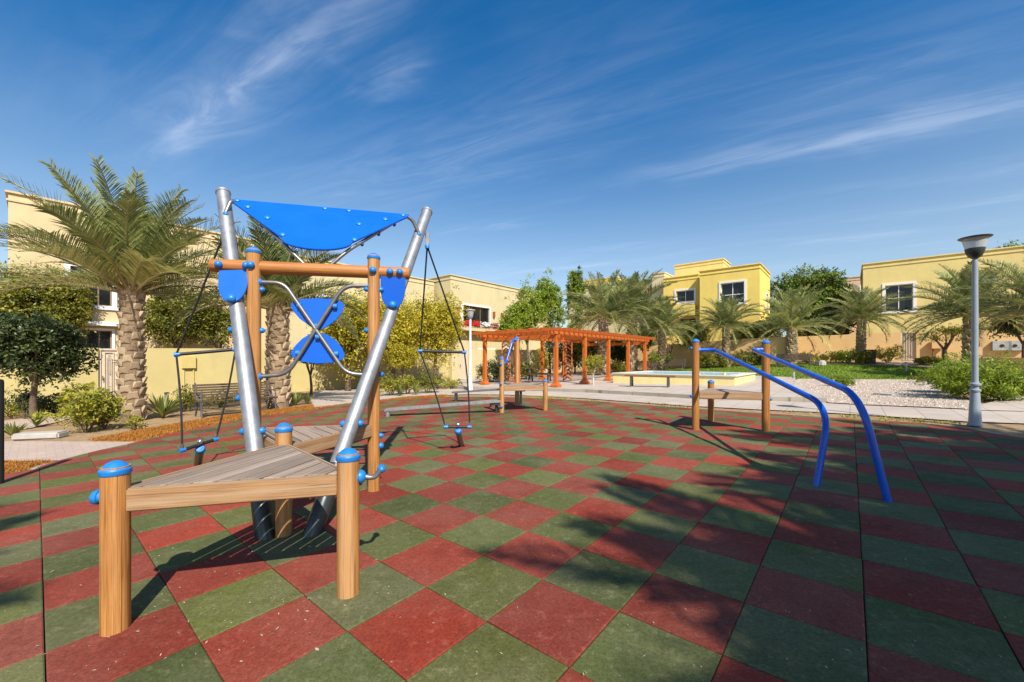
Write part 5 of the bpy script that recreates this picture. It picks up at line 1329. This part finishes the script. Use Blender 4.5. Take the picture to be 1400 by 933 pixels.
shrub(690, 22.8, 1.25, 1.5, 'dark_leaf', 'grey green shrub behind the lattice post', 98, .09, 140, 20, SC_)
shrub(722, 24.5, 1.5, 1.7, 'ficus', 'green shrub behind the tall honey post of the balance station', 99, .10, 140, 20, SC_)
shrub(741, 27, 2.3, 1.3, 'yellow_leaf', 'yellow green shrub between the pergola posts', 100, .11, 130, 20, SC_)
SD_ = 'shrubs before the tan wall'
for i, (px, yy, h_, w_, mt, lb) in enumerate(((902, 29.3, 1.5, 2.1, 'bright_leaf', 'round light green bush below the leafless trunk palm'), (845, 28.2, .95, 1.6, 'ficus', 'low bush behind the pergola post'), (965, 28.5, 1.15, 1.9, 'lime_leaf', 'light bush left of the palm before the yellow villa'), (981, 27.9, .95, 1.6, 'ficus', 'low green bush at the foot of that palm'), (1015, 28.0, 1.2, 2.3, 'ficus', 'green bush behind the left blue rail'), (1035, 28.3, 1.0, 1.8, 'dark_leaf', 'dark bush behind the right brown post'), (1105, 27.5, .9, 1.6, 'lime_leaf', 'yellow green bush right of the lawn bench'), (1135, 27.8, .75, 2.2, 'lime_leaf', 'low yellow hedge at the back of the lawn'), (1160, 27.0, 1.1, 1.9, 'bright_leaf', 'light bush left of the leaning trunk'), (1178, 26.4, .9, 1.6, 'ficus', 'green bush at the foot of the leaning trunk'), (1214, 26.6, 1.25, 2.3, 'lime_leaf', 'broad yellow green bush left of the slatted gate'), (1276, 24.8, .55, 1.8, 'ficus', 'low bush right of the slatted gate'), (1385, 21, .8, 3.0, 'dark_leaf', 'dark low hedge below the meter boxes'))):
    shrub(px, yy, h_, w_, mt, lb, 120 + i, .11, 110, 20, SD_)
x, y = G(1150, 529); shrub(1150, y, .48, 1.05, 'bright_leaf', 'small low shrub alone at the edge of the gravel', 140, .06, 110, 20, None)
y = sg(1345, 552); shrub(1340, y + .9, 1.25, 2.4, 'bright_leaf', 'large feathery shrub behind the grey lamp post', 141, .10, 480, 24, None, .3)
shrub(1312, y + 2.4, .95, 1.6, 'bright_leaf', 'feathery shrub left of the lamp post', 142, .09, 260, 22, None, .3)
shrub(1370, y + .5, .85, 1.3, 'ficus', 'darker feathery shrub right of the lamp post', 143, .09, 240, 22, None, .3)
shrub(1275, 17.0, .35, 1.6, 'ficus', 'low creeping shrub at the back of the gravel', 144, .06, 80, 18, None)

# --- ground stuff
def in_poly(p, poly):
    c = False; j = len(poly) - 1
    for i in range(len(poly)):
        a, b = poly[i], poly[j]
        if (a[1] > p[1]) != (b[1] > p[1]) and p[0] < (b[0] - a[0]) * (p[1] - a[1]) / (b[1] - a[1]) + a[0]: c = not c
        j = i
    return c
def tufts(name, poly, n_, h, mat, label, seed, excl=None, w_=.012, lean=.6, clump=False):
    rnd = random.Random(seed); mb = MB(); xs = [p[0] for p in poly]; ys = [p[1] for p in poly]; k = 0; tries = 0
    while k < n_ and tries < n_ * 30:
        tries += 1; x, y = rnd.uniform(min(xs), max(xs)), rnd.uniform(min(ys), max(ys))
        if y < 1 or abs(x) > y * 1.45: continue
        if clump and math.sin(x * 2.1 + 1.3 * math.sin(y * 1.7)) * math.sin(y * 2.7 + x) < .15: continue
        if not in_poly((x, y), poly) or any(in_poly((x, y), e_) for e_ in (excl or [])): continue
        k += 1; z = gz(x, y); tn = rnd.random()
        for _ in range(3):
            a = rnd.random() * 6.28; d = Vector((math.cos(a), math.sin(a), 0)); s_ = Vector((-d.y, d.x, 0)) * w_ / 2; hh = h * rnd.uniform(.5, 1.2); b = Vector((x, y, z + .01)) + d * .01
            mb.add([b - s_, b + s_, b + d * hh * lean + Vector((0, 0, hh))], [(0, 1, 2)], min(1, max(0, tn + rnd.gauss(0, .15))))
    o = mb.build(name, M[mat], None, 0, 0); return tag(o, label, 'ground cover', None, 'stuff')
PATHS = [[G(*p) for p in ((-60, 603), (60, 603), (150, 603.5), (200, 604), (175, 611), (125, 622), (92, 631), (40, 632), (-60, 633))], walk]
tufts('dry_grass', STRIP, 12000, .04, 'dry_grass', 'dry orange grass in the strip left of the tiles', 5, [grow(EDGE_S, .1)] + PATHS, .012)
tufts('sparse_grass', half(grow(EDGE_S, .8), -2.6, 1), 2600, .04, 'lime_leaf', 'sparse green and straw grass in the sandy strip by the walk', 7, [grow(EDGE_S, .1)] + PATHS, .014, clump=True)
tufts('lawn_grass', lawn_poly, 16000, .07, 'grass', 'short green grass blades of the lawn', 6, None, .03)
def litter():
    rnd = random.Random(9); mb = MB()
    for k in range(380):
        px, py = rnd.uniform(-20, 1420), 600 + 340 * rnd.random() ** .6; x, y = G(px, py)
        if k < 200: px, py = rnd.gauss(380, 120), rnd.gauss(810, 60); x, y = G(px, max(620, py))
        if not in_poly((x, y), EDGE_S): continue
        a = rnd.random() * 6.28; L_ = rnd.uniform(.003, .010) * (1 if rnd.random() < .9 else 1.7); w_ = L_ * rnd.uniform(.15, .5); d = Vector((math.cos(a), math.sin(a), 0)); s_ = Vector((-d.y, d.x, 0)); c = V3(x, y, TOP + .0035)
        mb.add([c - d * L_, c - s_ * w_ + Vector((0, 0, .003)), c + d * L_ + Vector((0, 0, .004)), c + s_ * w_ + Vector((0, 0, .002))], [(0, 1, 2, 3)], rnd.random())
    t = NT('pale_leaf_bits'); t.set(Base_Color=t.ramp(t.attr(), [(0, (.22, .16, .09)), (1, (.50, .42, .30))]), Roughness=.9)
    tag(mb.build('leaf_litter', t.m, None, 0, 0), 'pale dry leaf bits strewn over the tiles', 'leaf litter', None, 'stuff')
litter()
def pebbles():
    rnd = random.Random(10); mb = MB(); xs = [p[0] for p in gravel_poly]; ys = [p[1] for p in gravel_poly]
    for k in range(9000):
        x, y = rnd.uniform(min(xs), max(xs)), rnd.uniform(min(ys), max(ys))
        if not in_poly((x, y), gravel_poly): continue
        r = rnd.uniform(.012, .035); c = V3(x, y, .03 + r * .3); a = rnd.random() * 6.28
        v = [c + Vector((math.cos(a + k_ * 1.571) * r * rnd.uniform(.7, 1.3), math.sin(a + k_ * 1.571) * r * rnd.uniform(.7, 1.3), -r * .3)) for k_ in range(4)] + [c + Vector((rnd.uniform(-.3, .3) * r, rnd.uniform(-.3, .3) * r, r * rnd.uniform(.4, .8)))]
        mb.add(v, [(0, 1, 4), (1, 2, 4), (2, 3, 4), (3, 0, 4)], rnd.random())
    t = NT('pale_pebble'); t.set(Base_Color=t.ramp(t.attr(), [(0, (.28, .20, .145)), (1, (.68, .57, .46))]), Roughness=.85)
    tag(mb.build('gravel', t.m, None, 0, 0), 'pale crushed stones of the gravel bed', 'gravel', None, 'stuff')
pebbles()
